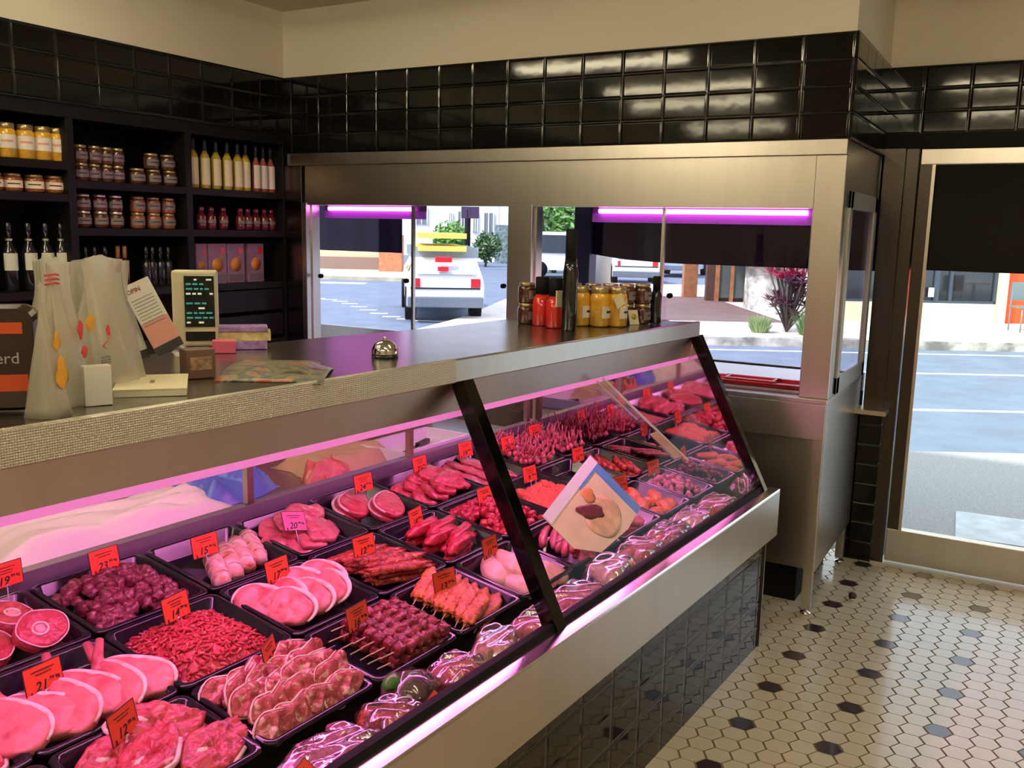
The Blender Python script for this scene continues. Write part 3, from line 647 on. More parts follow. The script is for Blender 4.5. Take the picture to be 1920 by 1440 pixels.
kn = tag(MB().box(-.14,.02,-.012,.012,0,.003,0).box(.02,.12,-.010,.010,-.004,.012,1).obj('knife', [CHROME, BLACKP], None, CF @ T((-.16,1.20,.752)) @ RZ(15)), 'knife with black handle lying in the white enamel tray', 'knife')

# ---------------------------------------------------------------- trays of meat
B_ = [-2.40,-2.10,-1.80,-1.49,-1.19,-.905,-.62,-.31,0.0,.26,.497]
RV = [(.205,.620),(.455,.660),(.750,.700),(1.045,.740)]
def trayF(i, j):
    u = (B_[i]+B_[i+1])/2; (v0,z0),(v1,z1) = RV[j], RV[j+1]; a = math.degrees(math.atan2(z1-z0, v1-v0))
    return CF @ T((u,(v0+v1)/2,(z0+z1)/2)) @ RX(a), B_[i+1]-B_[i], math.hypot(v1-v0, z1-z0)
def rrect(w_, d_, r, n=4):
    o = []
    for cx, cy, a0 in ((w_/2-r,d_/2-r,0),(-w_/2+r,d_/2-r,90),(-w_/2+r,-d_/2+r,180),(w_/2-r,-d_/2+r,270)):
        for k in range(n+1): a = R(a0+90*k/n); o.append((cx+r*math.cos(a), cy+r*math.sin(a)))
    return o
def loft(mb, rings, mi=0, cap0=True, cap1=True, smooth=True):
    n = len(rings[0]); vs = [p_ for r_ in rings for p_ in r_]; fs = []
    for i in range(len(rings)-1):
        for k in range(n): fs.append((i*n+k, i*n+(k+1)%n, (i+1)*n+(k+1)%n, (i+1)*n+k))
    if cap0: fs.append(tuple(range(n))[::-1])
    if cap1: fs.append(tuple(range((len(rings)-1)*n, len(rings)*n)))
    return mb.add(vs, fs, mi, smooth)
TRAYW = []
def tray(i, j, label, mt=BLACKP):
    F, w_, d_ = trayF(i, j); w_ -= .006; d_ -= .006; m = MB()
    R_ = lambda k, z: [(x,y,z) for x,y in rrect(w_-2*k, d_-2*k, max(.008,.022-k*.3))]
    loft(m, [R_(.002,-.008), R_(0,-.004), R_(0,0), R_(.003,.0025), R_(.010,.0025), R_(.014,0), R_(.024,-.040), R_(.030,-.043)], 0, False, True)
    loft(m, [R_(.002,-.008), R_(.012,-.010), R_(.022,-.046)], 0, False, True)
    return tag(m.obj('meat_tray', mt, None, F), label, 'tray', 'trays in the meat case')

red = (.62,.045,.06)
M_BEEF = meat('beef_red', (.52,.03,.05), (.30,.01,.03), (.75,.35,.33), 45, .64)
M_DARK = meat('dark_diced_beef', (.22,.035,.055), (.09,.01,.025), (.42,.16,.18), 60, .58)
M_PORK = meat('pork_pink', (.70,.20,.20), (.58,.10,.12), (.85,.45,.42), 26, .66, .35, .7)
M_LAMB = meat('lamb_pink', (.55,.10,.12), (.33,.03,.05), (.88,.50,.46), 48, .55, .3, .9)
M_STEAK = meat('steak_pink_red', (.58,.075,.09), (.38,.03,.045), (.84,.34,.32), 38, .61, .3, .9)
M_VEAL = meat('veal_pink', (.66,.16,.17), (.48,.07,.09), (.88,.48,.46), 34, .60, .3, .8)
M_MINCE = meat('mince_red', (.60,.05,.07), (.50,.02,.04), (.90,.38,.36), 90, .60)
M_CHICK = meat('chicken_pale', (.84,.50,.40), (.78,.38,.30), (.92,.64,.54), 22, .68, .35, .7)
M_MARR = meat('marinated_red', (.42,.05,.03), (.14,.012,.012), (.75,.20,.08), 55, .58, .2, .9)
M_MARO = meat('marinated_orange', (.78,.17,.05), (.45,.07,.03), (.92,.36,.12), 60, .60, .3, .8)
M_RISS = meat('crumbed_orange_red', (.80,.15,.07), (.60,.07,.04), (.92,.40,.20), 140, .60, .6, 1)
M_KEB = meat('kebab_dark_red', (.25,.02,.03), (.09,.008,.015), (.55,.12,.14), 60, .58, .2, .9)
M_FAT = meat('white_fat', (.90,.66,.60), (.80,.42,.38), (.95,.80,.74), 40, .60, .4)
M_BONE = meat('pale_bone', (.88,.66,.55), (.80,.45,.38), (.95,.80,.70), 60, .60, .4)
M_ROLL = meat('stuffed_chicken_browned', (.82,.50,.36), (.50,.14,.04), (.94,.78,.68), 34, .54, .35, .8)
WSTICK = mat('bamboo', (.72,.52,.30), .6)

from mathutils import noise as _nz
def blob(mb, lx, ly, lz, seed, n=14, k=9, amp=.12, mi=0, at=(0,0,0), rz=0, flat=.35, M=None, cube=1.0, nz=0., nf=60):
    """lumpy ellipsoid, flattened below; cube < 1 squares it off"""
    r_ = random.Random(seed); ph = [(r_.randint(1,4), r_.randint(1,3), r_.uniform(0,6.28), r_.uniform(.3,1)) for _ in range(5)]
    vs = []; fs = []; sp = lambda t_: math.copysign(abs(t_)**cube, t_)
    for i in range(k+1):
        b = -math.pi/2 + math.pi*i/k
        for q in range(n):
            a = 2*math.pi*q/n
            d = 1 + amp*sum(w_*math.sin(f1*a+p_+f2*b*1.7) for f1,f2,p_,w_ in ph)/1.8*math.cos(b)**.5 if abs(b) < 1.56 else 1
            x = lx/2*sp(math.cos(a))*abs(math.cos(b))**cube*d; y = ly/2*sp(math.sin(a))*abs(math.cos(b))**cube*d; z = lz/2*sp(math.sin(b))
            if z < 0: z *= flat
            v = Vector((x,y,z))
            if nz: v = v*(1+nz*_nz.noise(v*nf+Vector((seed,0,0)))/max(.001, 1))
            vs.append(v)
    for i in range(k):
        for q in range(n): fs.append((i*n+q, i*n+(q+1)%n, (i+1)*n+(q+1)%n, (i+1)*n+q))
    MM = M if M is not None else T(at) @ RZ(rz)
    return mb.add([MM @ v for v in vs], fs, mi, True)
def slab(mb, out, th_, seed=0, mi=0, dome=.3, rough=.06, bend=0.):
    """flat cut: outline extruded with rounded shoulder, uneven fleshy faces"""
    n = len(out); cx = sum(p_[0] for p_ in out)/n; cy = sum(p_[1] for p_ in out)/n; so = Vector((seed*3.1, seed*1.7, 0)); R0 = max(abs(x-cx)+abs(y-cy) for x,y in out)
    def ring(k, z):
        o = []
        for x, y in out:
            e = 1+.05*_nz.noise(Vector((x,y,z))*70+so)
            X, Y = cx+(x-cx)*k*e, cy+(y-cy)*k*e
            zz = z + (th_*.9*rough*2.4*(_nz.noise(Vector((X,Y,0))*45+so)+.6*_nz.noise(Vector((X,Y,0))*110+so)) if z > th_*.5 else 0)
            o.append((X, Y, zz + bend*((X-cx)/R0)**2*R0))
        return o
    rings = [ring(.96,0), ring(1,th_*.25), ring(1,th_*.70), ring(.965,th_*.95)]
    for k in (.88,.76,.63,.50,.37,.24,.12,.03): rings.append(ring(k, th_*(1+dome*(1-k**2))))
    return loft(mb, rings, mi)
def outline(n, fn): return [fn(2*math.pi*k/n) for k in range(n)]
def wob(a, rx, ry, c): return (rx*math.cos(a)*(1+c[0]*math.cos(2*a+c[1])+c[2]*math.sin(3*a)), ry*math.sin(a)*(1+c[2]*math.cos(3*a+c[1])))

def p_chop():      # pork loin chop: eye, long tail/rib, curved white fat rim
    t = empty('pork_chop'); out = outline(30, lambda a: (.056*math.cos(a)*(1.0+.10*math.cos(a)), .035*math.sin(a)*(1+.30*math.cos(a)+.08*math.sin(3*a))))
    slab(MB(), out, .017, 1, dome=.15).obj('meat', M_PORK, t) if False else None
    m = MB(); slab(m, out, .017, 1, dome=.15, rough=.14); m.obj('meat', M_PORK, t)
    f = [(.058*math.cos(R(a))*(1.0+.10*math.cos(R(a))), .037*math.sin(R(a))*(1+.30*math.cos(R(a))+.08*math.sin(3*R(a))), .0115) for a in range(10, 171, 10)]
    m = MB(); m.tube(f, [.0022+.0026*math.sin(math.pi*k/(len(f)-1)) for k in range(len(f))], 8); m.obj('fat_rim', M_FAT, t)
    m = MB(); m.tube([(-.035,.0,.010),(-.062,.014,.012),(-.085,.034,.016)], [.013,.009,.006], 8); m.obj('rib_end', M_VEAL, t)
    return reg(t)
def p_tbone():
    t = empty('beef_steak'); out = outline(38, lambda a: wob(a,.078,.050,(.14,.8,.13)))
    m = MB(); slab(m, out, .020, 4, dome=.10, rough=.26); m.obj('meat', M_STEAK, t)
    f = [wob(R(a),.080,.052,(.14,.8,.13))+(.010,) for a in range(150, 300, 12)]
    m = MB(); m.tube(f, .0055, 7); m.obj('fat_rim', M_FAT, t)
    m = MB(); blob(m, .030,.014,.006, 5, 10, 6, .3, at=(-.030,.012,.0205), rz=-20, flat=1, nz=.3); m.obj('bone', M_BONE, t)
    return reg(t)
def p_loin():      # small lamb loin chop stood on edge
    t = empty('lamb_chop'); out = outline(22, lambda a: (.034*math.cos(a)*(1+.14*math.cos(2*a+.5)+.10*math.sin(3*a)), .027*math.sin(a)*(1+.12*math.cos(3*a))))
    m = MB(); slab(m, out, .017, 6, dome=.12, rough=.16); m.obj('meat', M_LAMB, t)
    f = [(x*1.05,y*1.06,.013) for x,y in out[2:19]]
    m = MB(); m.tube(f, [.0010+.0016*abs(math.sin(k*.7)) for k in range(len(f))], 6); m.obj('fat_rim', M_FAT, t)
    m = MB(); m.tube([(-.010,-.020,.0180),(.0,-.002,.0195),(.004,.010,.0182)], [.0015,.0028,.0015], 6); m.obj('bone', M_BONE, t)
    return reg(t)
def p_shank():
    t = empty('veal_shank_slice'); out = outline(28, lambda a: wob(a,.056,.046,(.06,.4,.05)))
    m = MB(); slab(m, out, .034, 7, dome=.06, rough=.06); m.obj('meat', M_STEAK, t)
    f = [(x*1.0,y*1.0,.032) for x,y in out]; m = MB(); m.tube(f, .0018, 6, closed=True); m.obj('fat_rim', M_FAT, t)
    m = MB(); m.tube([(.018*math.cos(a*.5236)-.01, .015*math.sin(a*.5236), .036) for a in range(12)], .0035, 6, closed=True); m.obj('bone_ring', M_BONE, t)
    m = MB(); blob(m, .026,.022,.008, 3, at=(-.01,0,.0355)); m.obj('marrow', mat('marrow', (.90,.42,.36), .3), t)
    return reg(t)
def p_cutlet():    # pork cutlet: round eye with thick fat arc
    t = empty('pork_cutlet'); out = outline(28, lambda a: (.047*math.cos(a)*(1+.12*math.sin(a)), .038*math.sin(a)*(1+.12*math.cos(3*a))))
    m = MB(); slab(m, out, .020, 9, dome=.14, rough=.14); m.obj('meat', M_PORK, t)
    f = [(.050*math.cos(R(a))*(1+.12*math.sin(R(a))), .041*math.sin(R(a)), .011) for a in range(-20, 200, 11)]
    m = MB(); m.tube(f, [.0022+.0035*math.sin(math.pi*k/(len(f)-1)) for k in range(len(f))], 8); m.obj('fat_rim', M_FAT, t)
    return reg(t)
def single(name, mt, fn): m = MB(); fn(m); return reg(m.obj(name, mt))
def p_veal(): return single('veal_steak', M_VEAL, lambda m: slab(m, outline(26, lambda a: wob(a,.060,.036,(.16,1.1,.14))), .010, 21, dome=.5, rough=.3))
def p_round():
    t = empty('round_steak'); out = outline(30, lambda a: (.062*math.cos(a)*(1+.08*math.cos(a)), .034*math.sin(a)*(1-.2*math.cos(a))))
    m = MB(); slab(m, out, .018, 11, dome=.15); m.obj('meat', M_STEAK, t)
    f = [(x*1.02,y*1.04,.014) for x,y in out[1:15]]; m = MB(); m.tube(f, .0035, 6); m.obj('fat_rim', M_FAT, t); return reg(t)
def p_flat(): return single('thin_steak', M_STEAK, lambda m: slab(m, outline(26, lambda a: wob(a,.066,.038,(.12,2.0,.12))), .012, 31, dome=.4, rough=.3))
def p_rolled(): return single('beef_olive', M_BEEF, lambda m: blob(m, .135,.044,.042, 15, 20, 10, .22, flat=.8, cube=.8, nz=.3, nf=70))
def p_dice(mt, nm, s=.030): return single(nm, mt, lambda m: blob(m, s*1.15,s*.8,s*.85, 5, 12, 8, .25, flat=.95, cube=.6, nz=.25, nf=90))
def p_strip(): return single('marinated_rib', M_MARR, lambda m: blob(m, .19,.034,.024, 17, 22, 8, .16, flat=.7, cube=.7, nz=.3, nf=60))
def p_breast(): return single('chicken_breast', M_CHICK, lambda m: slab(m, outline(28, lambda a: (.062*math.cos(a), .036*math.sin(a)*(1-.45*math.cos(a)))), .020, 41, dome=.75, rough=.08))
def p_saus(): return single('pork_sausage', M_VEAL, lambda m: m.tube([(-.075,0,.011),(-.070,.001,.012),(-.03,.006,.012),(.03,.006,.012),(.070,.001,.012),(.075,0,.011)], [.003,.012,.0135,.0135,.012,.003], 10))
def p_riss(): return single('crumbed_rissole', M_RISS, lambda m: blob(m, .098,.060,.040, 25, 20, 10, .08, flat=.5, cube=.8, nz=.25, nf=140))
def p_roll():
    t = empty('stuffed_chicken_roll'); m = MB()
    m.tube([(-.070,0,.016),(-.066,0,.018),(-.03,0,.020),(.03,0,.020),(.066,0,.018),(.070,0,.016)], [.006,.019,.022,.022,.019,.006], 14); m.obj('meat', M_ROLL, t)
    for k in (-.045,-.015,.015,.045):
        s_ = MB().tube([(k,.0225*math.cos(a*.5236),.020+.0225*math.sin(a*.5236)) for a in range(12)], .0012, 5, closed=True); s_.obj('string', M_FAT, t)
    return reg(t)
def p_skewer(mt, nm, flat=False):
    t = empty(nm); MB().tube([(-.115,0,.014),(.085,0,.014)], .0016, 6).obj('stick', WSTICK, t)
    m = MB()
    if flat: blob(m, .165,.042,.030, 91, 30, 9, .14, at=(.005,0,.013), flat=.7, cube=.7, nz=.35, nf=60)
    else:
        for k in range(6): blob(m, .034,.036,.030, 50+k, 12, 8, .25, at=(-.060+k*.028,.003*(-1)**k,.014), rz=k*37, flat=.85, cube=.65, nz=.4, nf=70)
    m.obj('meat', mt, t); return reg(t)
def p_cut():       # frenched lamb cutlet stood up: small eye with long thin bone
    t = empty('frenched_lamb_cutlet'); m = MB(); blob(m, .024,.018,.030, 61, 10, 7, .15, at=(0,0,.012), flat=.8); m.obj('meat', M_VEAL, t)
    MB().tube([(0,0,.02),(.004,-.004,.045),(.002,-.010,.070)], [.004,.003,.002], 6).obj('bone', M_VEAL, t); return reg(t)

def rot(ax=0, ay=0, az=0): return RZ(az) @ RY(ay) @ RX(ax)
def put(i, j, proto, x, y, z, r, label=None, scale=None):
    F, _, _ = trayF(i, j); return place(proto, F @ T((x,y,z)) @ r, label, scale)
def ident(o, cat, group=None, label=None): return tag(o, label, cat, group)
BED = -.034

pos_u = {0:'far left',}
# column B (1): T-bone steaks front, pork chops middle, shank back
tray(1,0,'black tray of red beef steaks at the front left corner of the case'); tray(1,1,'black tray of overlapping pork chops behind the beef steaks'); tray(1,2,'black tray of veal shank slices at the left rear')
tray(0,0,'black tray cut off at the bottom left corner of the picture'); tray(0,1,'black tray of dark steaks at the extreme left edge'); tray(0,2,'black tray at the rear left beyond the picture edge')
P = p_tbone(); ident(P, 'steak', 'red beef steaks')
for k,(x,y,z,a,ax) in enumerate(((-.075,-.05,BED,20,6),(.02,-.055,BED+.008,-25,-12),(.08,.02,BED+.010,70,14),(-.05,.05,BED+.014,10,18),(.045,.065,BED+.030,-30,16),(-.02,-.01,BED+.040,40,-14),(.080,-.055,BED+.026,20,12))):
    put(1,0,P,x,y,z,rot(ax,0,a), ORD[k]+' red beef steak in the front left tray, counting from its left corner' if k < 4 else ORD[k-4]+' red beef steak lying on top of the pile in the front left tray')
for k,(x,y,a) in enumerate(((.08,.05,30),(.10,-.03,80),(.0,.02,10))): put(0,0,P,x,y,BED+.01*k,rot(8,0,a), ORD[k]+' beef steak in the tray cut off at the bottom left corner')
for k,(x,y,a) in enumerate(((.09,.04,30),(.085,-.05,60))): put(0,1,P,x,y,BED+.012*k,rot(8,0,a), ORD[k]+' beef steak in the tray at the extreme left edge')
P = p_chop(); ident(P, 'pork chop', 'pork chops with white fat rims')
for k in range(6):
    put(1,1,P,.112-.050*k,[-.03,-.045,-.02,-.045,-.03,-.035][k],BED+.022+[.0,.008,.002,.010,.004,.010][k],rot(0,0,[-66,-98,-74,-92,-62,-85][k]) @ RX([22,32,24,34,20,28][k]), ORD[5-k]+' pork chop from the left in the overlapping row above the steaks', (1.5,1.35,1.3))
P = p_shank(); ident(P, 'shank slice', 'veal shank slices with marrow bone')
for k,(x,y,z,a,ax) in enumerate(((.065,-.06,BED+.028,10,32),(-.04,-.05,BED+.012,40,15),(.06,.05,BED+.01,80,8),(-.05,.05,BED+.02,0,20))):
    put(1,2,P,x,y,z,rot(ax,0,a), ORD[k]+' round veal shank slice in the tray at the left rear')
# column C (2)
tray(2,0,'black tray of lamb loin chops stood in rows, front of the case'); tray(2,1,'black tray of coarse red mince'); tray(2,2,'black tray of dark diced beef at the rear')
P = p_loin(); ident(P, 'lamb chop', 'lamb loin chops stood in rows')
for r_i in range(5):
    for k in range(6):
        rr = rnd; put(2,0,P,-.102+.041*k+rr.uniform(-.004,.004)+.012*(r_i % 2),-.072+.040*r_i+rr.uniform(-.004,.004),BED+.024+.010*(0 < r_i < 4)+rr.uniform(0,.008),rot(0,0,rr.uniform(-16,20)) @ RX(48+rr.uniform(-8,8)) @ RZ(rr.uniform(0,50)),
            ORD[k]+' lamb loin chop from the left in the '+('front','second','middle','fourth','rear')[r_i]+' row of its tray', (1.12,1.12,1.2))
def mincepile(i, j, mt, label, nm='coarse_mince', h=.045, n=620, size=.010, seed=1):
    F, w_, d_ = trayF(i, j); r_ = random.Random(seed); m = MB(); a, b = w_/2-.03, d_/2-.028
    hf = lambda x,y: BED + h*max(0,1-(abs(x)/a)**3.5)*max(0,1-(abs(y)/b)**3.5) + .004*math.sin(40*x+seed)*math.sin(37*y) 
    m.grid(lambda s_,t_: ((s_*2-1)*a, (t_*2-1)*b, hf((s_*2-1)*a,(t_*2-1)*b)), 24, 24)
    for k in range(n):
        x, y = r_.uniform(-a,a)*.97, r_.uniform(-b,b)*.97; z = hf(x,y)+r_.uniform(-.001,.004); an = r_.uniform(0,6.28); L_ = r_.uniform(.6,1.5)*size; q = r_.uniform(-.4,.5)*size
        d = Vector((math.cos(an),math.sin(an),0))*L_; e = Vector((-d.y,d.x,0))*r_.uniform(-.5,.5)
        m.tube([Vector((x,y,z))-d, Vector((x,y,z))+e+Vector((0,0,.002+q*.3)), Vector((x,y,z))+d], [size*.28,size*.34,size*.24], 5)
    return tag(m.obj(nm, mt, None, F), label, nm.split('_')[-1], None, 'stuff')
mincepile(2,1,M_MINCE,'heap of coarse bright red mince in its black tray', h=.05)
def dicepile(i, j, P, n, seed, h=.045, lab=None, jit=1, z0=0):
    F, w_, d_ = trayF(i, j); r_ = random.Random(seed); a, b = w_/2-.034, d_/2-.034
    for k in range(n):
        x, y = r_.uniform(-a,a), r_.uniform(-b,b); lay = max(0,1-(abs(x)/a)**3)*max(0,1-(abs(y)/b)**3)
        put(i,j,P,x,y,BED+z0+.010+h*lay*r_.uniform(.55,1),rot(r_.uniform(-90,90)*jit,r_.uniform(-90,90)*jit,r_.uniform(0,360)), lab)
P = p_dice(M_DARK,'beef_cube'); ident(P,'meat cube','dark beef cubes in the rear tray'); dicepile(2,2,P,170,3,.055,'dark red beef cube in the heaped rear tray left of the chicken rolls')
# column D (3)
tray(3,0,'black tray of dark red kebabs on wooden sticks, front row'); tray(3,1,'black tray of pink pork cutlets behind the kebabs'); tray(3,2,'black tray of stuffed chicken rolls at the rear')
P = p_skewer(M_KEB,'beef_kebab'); ident(P,'kebab','dark red kebabs on sticks')
for k in range(6):
    for q in range(2):
        put(3,0,P,.035+.004*q,-.078+.031*k,BED+.004+.027*q,rot(0,-4,-6+rnd.uniform(-3,3)), ORD[k]+' dark red kebab from the front in the '+('lower','upper')[q]+' layer of the kebab tray')
P = p_cutlet(); ident(P,'pork cutlet','pink pork cutlets with curved fat')
for k in range(7):
    put(3,1,P,.105-.035*k,[.03,-.03,.035,-.035,.01,-.04,.03][k],BED+.024+.006*(k%2),rot(0,0,[-70,-95,-60,-80,-100,-75,-60][k]) @ RX(38), ORD[6-k]+' pork cutlet from the left in the tray behind the kebabs', (1.35,1.25,1.1))
P = p_roll(); ident(P,'chicken roll','browned stuffed chicken rolls')
for k in range(4): put(3,2,P,-.055+.052*k,-.045+.014*k,BED+.004,rot(0,0,62), ORD[k]+' browned stuffed chicken roll from the left in the rear tray', (1.25,1.15,1.15))
# column E (4)
tray(4,0,'black tray of orange marinated chicken skewers, front row'); tray(4,1,'black tray of dark marinated rib strips'); tray(4,2,'black tray of pale veal steaks under a pink card')
P = p_skewer(M_MARO,'marinated_skewer',True); ident(P,'skewer','orange marinated skewers')
for k in range(6):
    for q in range(2): put(4,0,P,.035-.055*q,-.085+.034*k+.006*q,BED+.006+.022*q,rot(0,-3,20+rnd.uniform(-5,5)), ORD[k]+' orange marinated skewer from the front in the '+('lower','upper')[q]+' layer')
P = p_strip(); ident(P,'rib strip','dark red marinated rib strips')
for k in range(15): put(4,1,P,rnd.uniform(-.02,.02),-.080+.031*(k%6),BED+.012+.018*(k//6),rot(8,rnd.uniform(-6,6),-18+rnd.uniform(-12,12)), ORD[k]+' dark marinated rib strip from the bottom of its pile')
P = p_veal(); ident(P,'veal steak','pale pink veal steaks')
for k in range(9): put(4,2,P,-.06+.05*(k%3)+rnd.uniform(-.01,.01),-.055+.05*(k//3),BED+.004+.010*(k%3)+.01*(k//3),rot(16,6,35+rnd.uniform(-30,30)), ORD[k]+' thin veal steak from the front left of the tray under the pink card', (1.35,1.3,1.3))
# column F (5)
tray(5,0,'black tray of pale chicken breasts with glossy rim, front row'); tray(5,1,'black tray of bright red beef olives'); tray(5,2,'black tray holding paired round steaks at the rear')
P = p_breast(); ident(P,'chicken breast','pale chicken breasts')
for k,(x,y,z,a) in enumerate(((-.05,-.05,0,100),(-.04,.04,.004,60),(.03,-.045,.006,80),(.06,.03,.002,110),(.0,.01,.024,75),(.075,-.05,.004,95))): put(5,0,P,x,y,BED+z,rot(6,0,a), ORD[k]+' pale chicken breast from the left in the front tray', (1.3,1.25,1.2))
P = p_rolled(); ident(P,'beef olive','rolled beef olives')
for k in range(11): put(5,1,P,.05*(k%2)-.03,-.090+.036*(k%6),BED+.016+.028*(k//6)+.004*(k%2),rot(0,0,6+rnd.uniform(-14,14)), ORD[k]+' rolled red beef olive from the front of its tray', (1.15,1,1))
P = p_round(); ident(P,'round steak','large round steaks with a pale rim')
for k,(x,y,z,a) in enumerate(((-.045,.045,.006,40),(-.035,.03,.02,38),(.035,-.035,.006,42),(.045,-.045,.022,40))): put(5,2,P,x,y,BED+.006+z,rot(14,0,a,),['lower steak of the left pair','upper steak of the left pair','lower steak of the right pair','upper steak of the right pair'][k]+' in the tray of paired round steaks', (1.5,1.5,1.1))
# column G (6)
tray(6,0,'black tray of pink sausages partly behind the leaning brochure'); tray(6,1,'black tray of bright red diced beef beside the middle glass post'); tray(6,2,'black tray of folded pink red steaks at the rear beside the post')
P = p_saus(); ident(P,'sausage','pink sausages')
for k in range(10): put(6,0,P,.01*(k%3),-.09+.028*(k%7),BED+.004+.022*(k//7),rot(0,0,24+rnd.uniform(-5,5)), ORD[k]+' pink sausage from the front of its tray')
P = p_dice(M_BEEF,'beef_dice',.030); ident(P,'meat cube','bright red diced beef'); dicepile(6,1,P,130,8,.05,'bright red beef cube in the tray just behind the middle glass post')
P = p_flat(); ident(P,'thin steak','folded pink red steaks')
for k in range(8): put(6,2,P,-.06+.045*(k%4),-.05+.075*(k//4),BED+.008+.010*(k%4),rot(18,8,20+rnd.uniform(-25,25)), ORD[k]+' folded pink steak from the left in the rear tray beside the post', (1.3,1.35,1.3))
# column H (7)
tray(7,0,'black tray mostly hidden by the leaning recipe brochure'); tray(7,1,'black tray of orange red crumbed rissoles'); tray(7,2,'black tray of flat pale pink schnitzel at the rear')
for k in range(7): put(7,0,P,-.05+.05*(k%3),-.06+.055*(k//3),BED+.006+.008*(k%3),rot(12,6,10+rnd.uniform(-25,25)), ORD[k]+' red steak in the tray behind the leaning brochure')
P = p_riss(); ident(P,'rissole','orange red crumbed rissoles')
for k in range(12): put(7,1,P,-.08+.053*(k%4),-.075+.055*((k//4)%3),BED+.010+.004*(k%3),rot(rnd.uniform(5,18),rnd.uniform(-10,10),30+rnd.uniform(-20,20)), ORD[k]+' crumbed rissole from the front left corner of its tray', (1.1,1.1,1.1))
P = p_veal(); ident(P,'schnitzel','flat pink schnitzel slices'); P.name = 'pork_schnitzel'; P.name
KIDS[P.name] = []
for k in range(9): put(7,2,P,-.07+.055*(k%3),-.06+.06*(k//3),BED+.006+.008*(k%3),rot(10,4,80+rnd.uniform(-20,20)), ORD[k]+' flat pink schnitzel slice from the front left of its tray', (1.3,1.3,1))
# column I (8)
tray(8,0,'black tray of red marinated chops near the far end, front row'); tray(8,1,'empty looking black tray behind the brochure'); tray(8,2,'black tray of frenched lamb cutlets near the far end')
P = single('marinated_chop', M_MARO, lambda m: blob(m, .10,.05,.036, 71, 14, 8, .12, flat=.6)); ident(P,'chop','orange red marinated chops')
for k in range(8): put(8,0,P,-.06+.06*(k%3),-.07+.065*(k//3),BED+.012+.010*(k%2),rot(6,0,20+rnd.uniform(-30,30)), ORD[k]+' orange red marinated chop from the front left, far end tray', (1.2,1.2,1.1))
for k in range(3): put(8,1,P,.07,-.07+.05*k,BED+.012,rot(0,0,20), ORD[k]+' marinated chop at the right side of the nearly empty tray', (.7,.8,.8))
P = p_cut(); ident(P,'lamb cutlet','upright frenched lamb cutlets with thin bones')
CUTL = P
def cutpile(i, j, n, seed, lab):
    F, w_, d_ = trayF(i, j); r_ = random.Random(seed); a, b = w_/2-.03, d_/2-.03
    nx = 10
    for k in range(n):
        x = -a+2*a*((k % nx)+.5)/nx + r_.uniform(-.008,.008); y = -b+2*b*((k//nx)+.5)/math.ceil(n/nx)+r_.uniform(-.01,.01)
        put(i,j,CUTL,x,y,BED+.022+r_.uniform(0,.018),rot(r_.uniform(-20,28),r_.uniform(-28,20),r_.uniform(0,360)), lab)
cutpile(8,2,80,5,'upright frenched lamb cutlet with thin bone in the rear tray near the far end')
# column J (9)
tray(9,0,'black tray of purple pink diced meat in the far front corner'); tray(9,1,'black tray of dark red sausages near the mirrored end'); tray(9,2,'black tray of lamb cutlets in the far rear corner')
P = p_dice(meat('purple_pink_dice', (.62,.18,.28),(.35,.05,.14),(.85,.55,.60), 60,.60),'lamb_dice',.024); ident(P,'meat cube','purple pink diced lamb'); dicepile(9,0,P,70,12,.04,'purple pink lamb cube in the far front corner tray')
P = single('beef_sausage', M_MARR, lambda m: m.tube([(-.07,0,.011),(-.065,.001,.012),(-.03,.006,.012),(.03,.006,.012),(.065,.001,.012),(.07,0,.011)], [.003,.012,.0135,.0135,.012,.003], 10)); ident(P,'sausage','dark red beef sausages')
for k in range(10): put(9,1,P,.005*(k%3),-.09+.030*(k%7),BED+.004+.022*(k//7),rot(0,0,50+rnd.uniform(-5,5)), ORD[k]+' dark red beef sausage from the front of the far end tray')
cutpile(9,2,70,6,'upright frenched lamb cutlet with thin bone in the far rear corner tray')

# ---------------------------------------------------------------- price cards
def writing_txt(s, size, mt, parent, x, y, z, name='writing', align='CENTER', rx=90, rz=0, shear=.0, font=None, ex=.0003, sx=1):
    c = bpy.data.curves.new(name, 'FONT'); c.body = s; c.size = size; c.offset = size*(.012 if mt is INK else 0); c.align_x = align; c.align_y = 'CENTER'; c.extrude = ex; c.shear = shear; c.resolution_u = 3
    o = bpy.data.objects.new(name, c); COL.objects.link(o); c.materials.append(mt)
    if parent: o.parent = parent
    bpy.context.view_layer.update()
    me = bpy.data.meshes.new_from_object(o.evaluated_get(bpy.context.evaluated_depsgraph_get())); bpy.data.objects.remove(o)
    q = bpy.data.objects.new(name, me); COL.objects.link(q)
    if parent: q.parent = parent
    q.matrix_local = T((x,y,z)) @ RZ(rz) @ RX(rx) @ Matrix.Diagonal((sx,1,1,1)); return q
def scribble(mb, x0, x1, z, h, seed, wd=.0007, y=-.0014):
    r_ = random.Random(seed); pts = []; x = x0
    while x < x1: pts.append((x, y, z+r_.uniform(-h,h))); x += h*r_.uniform(.5,1.1)
    if len(pts) > 1: mb.tube(pts, wd, 4)
CHS = mat('clear_pin', (.7,.7,.72), .2)
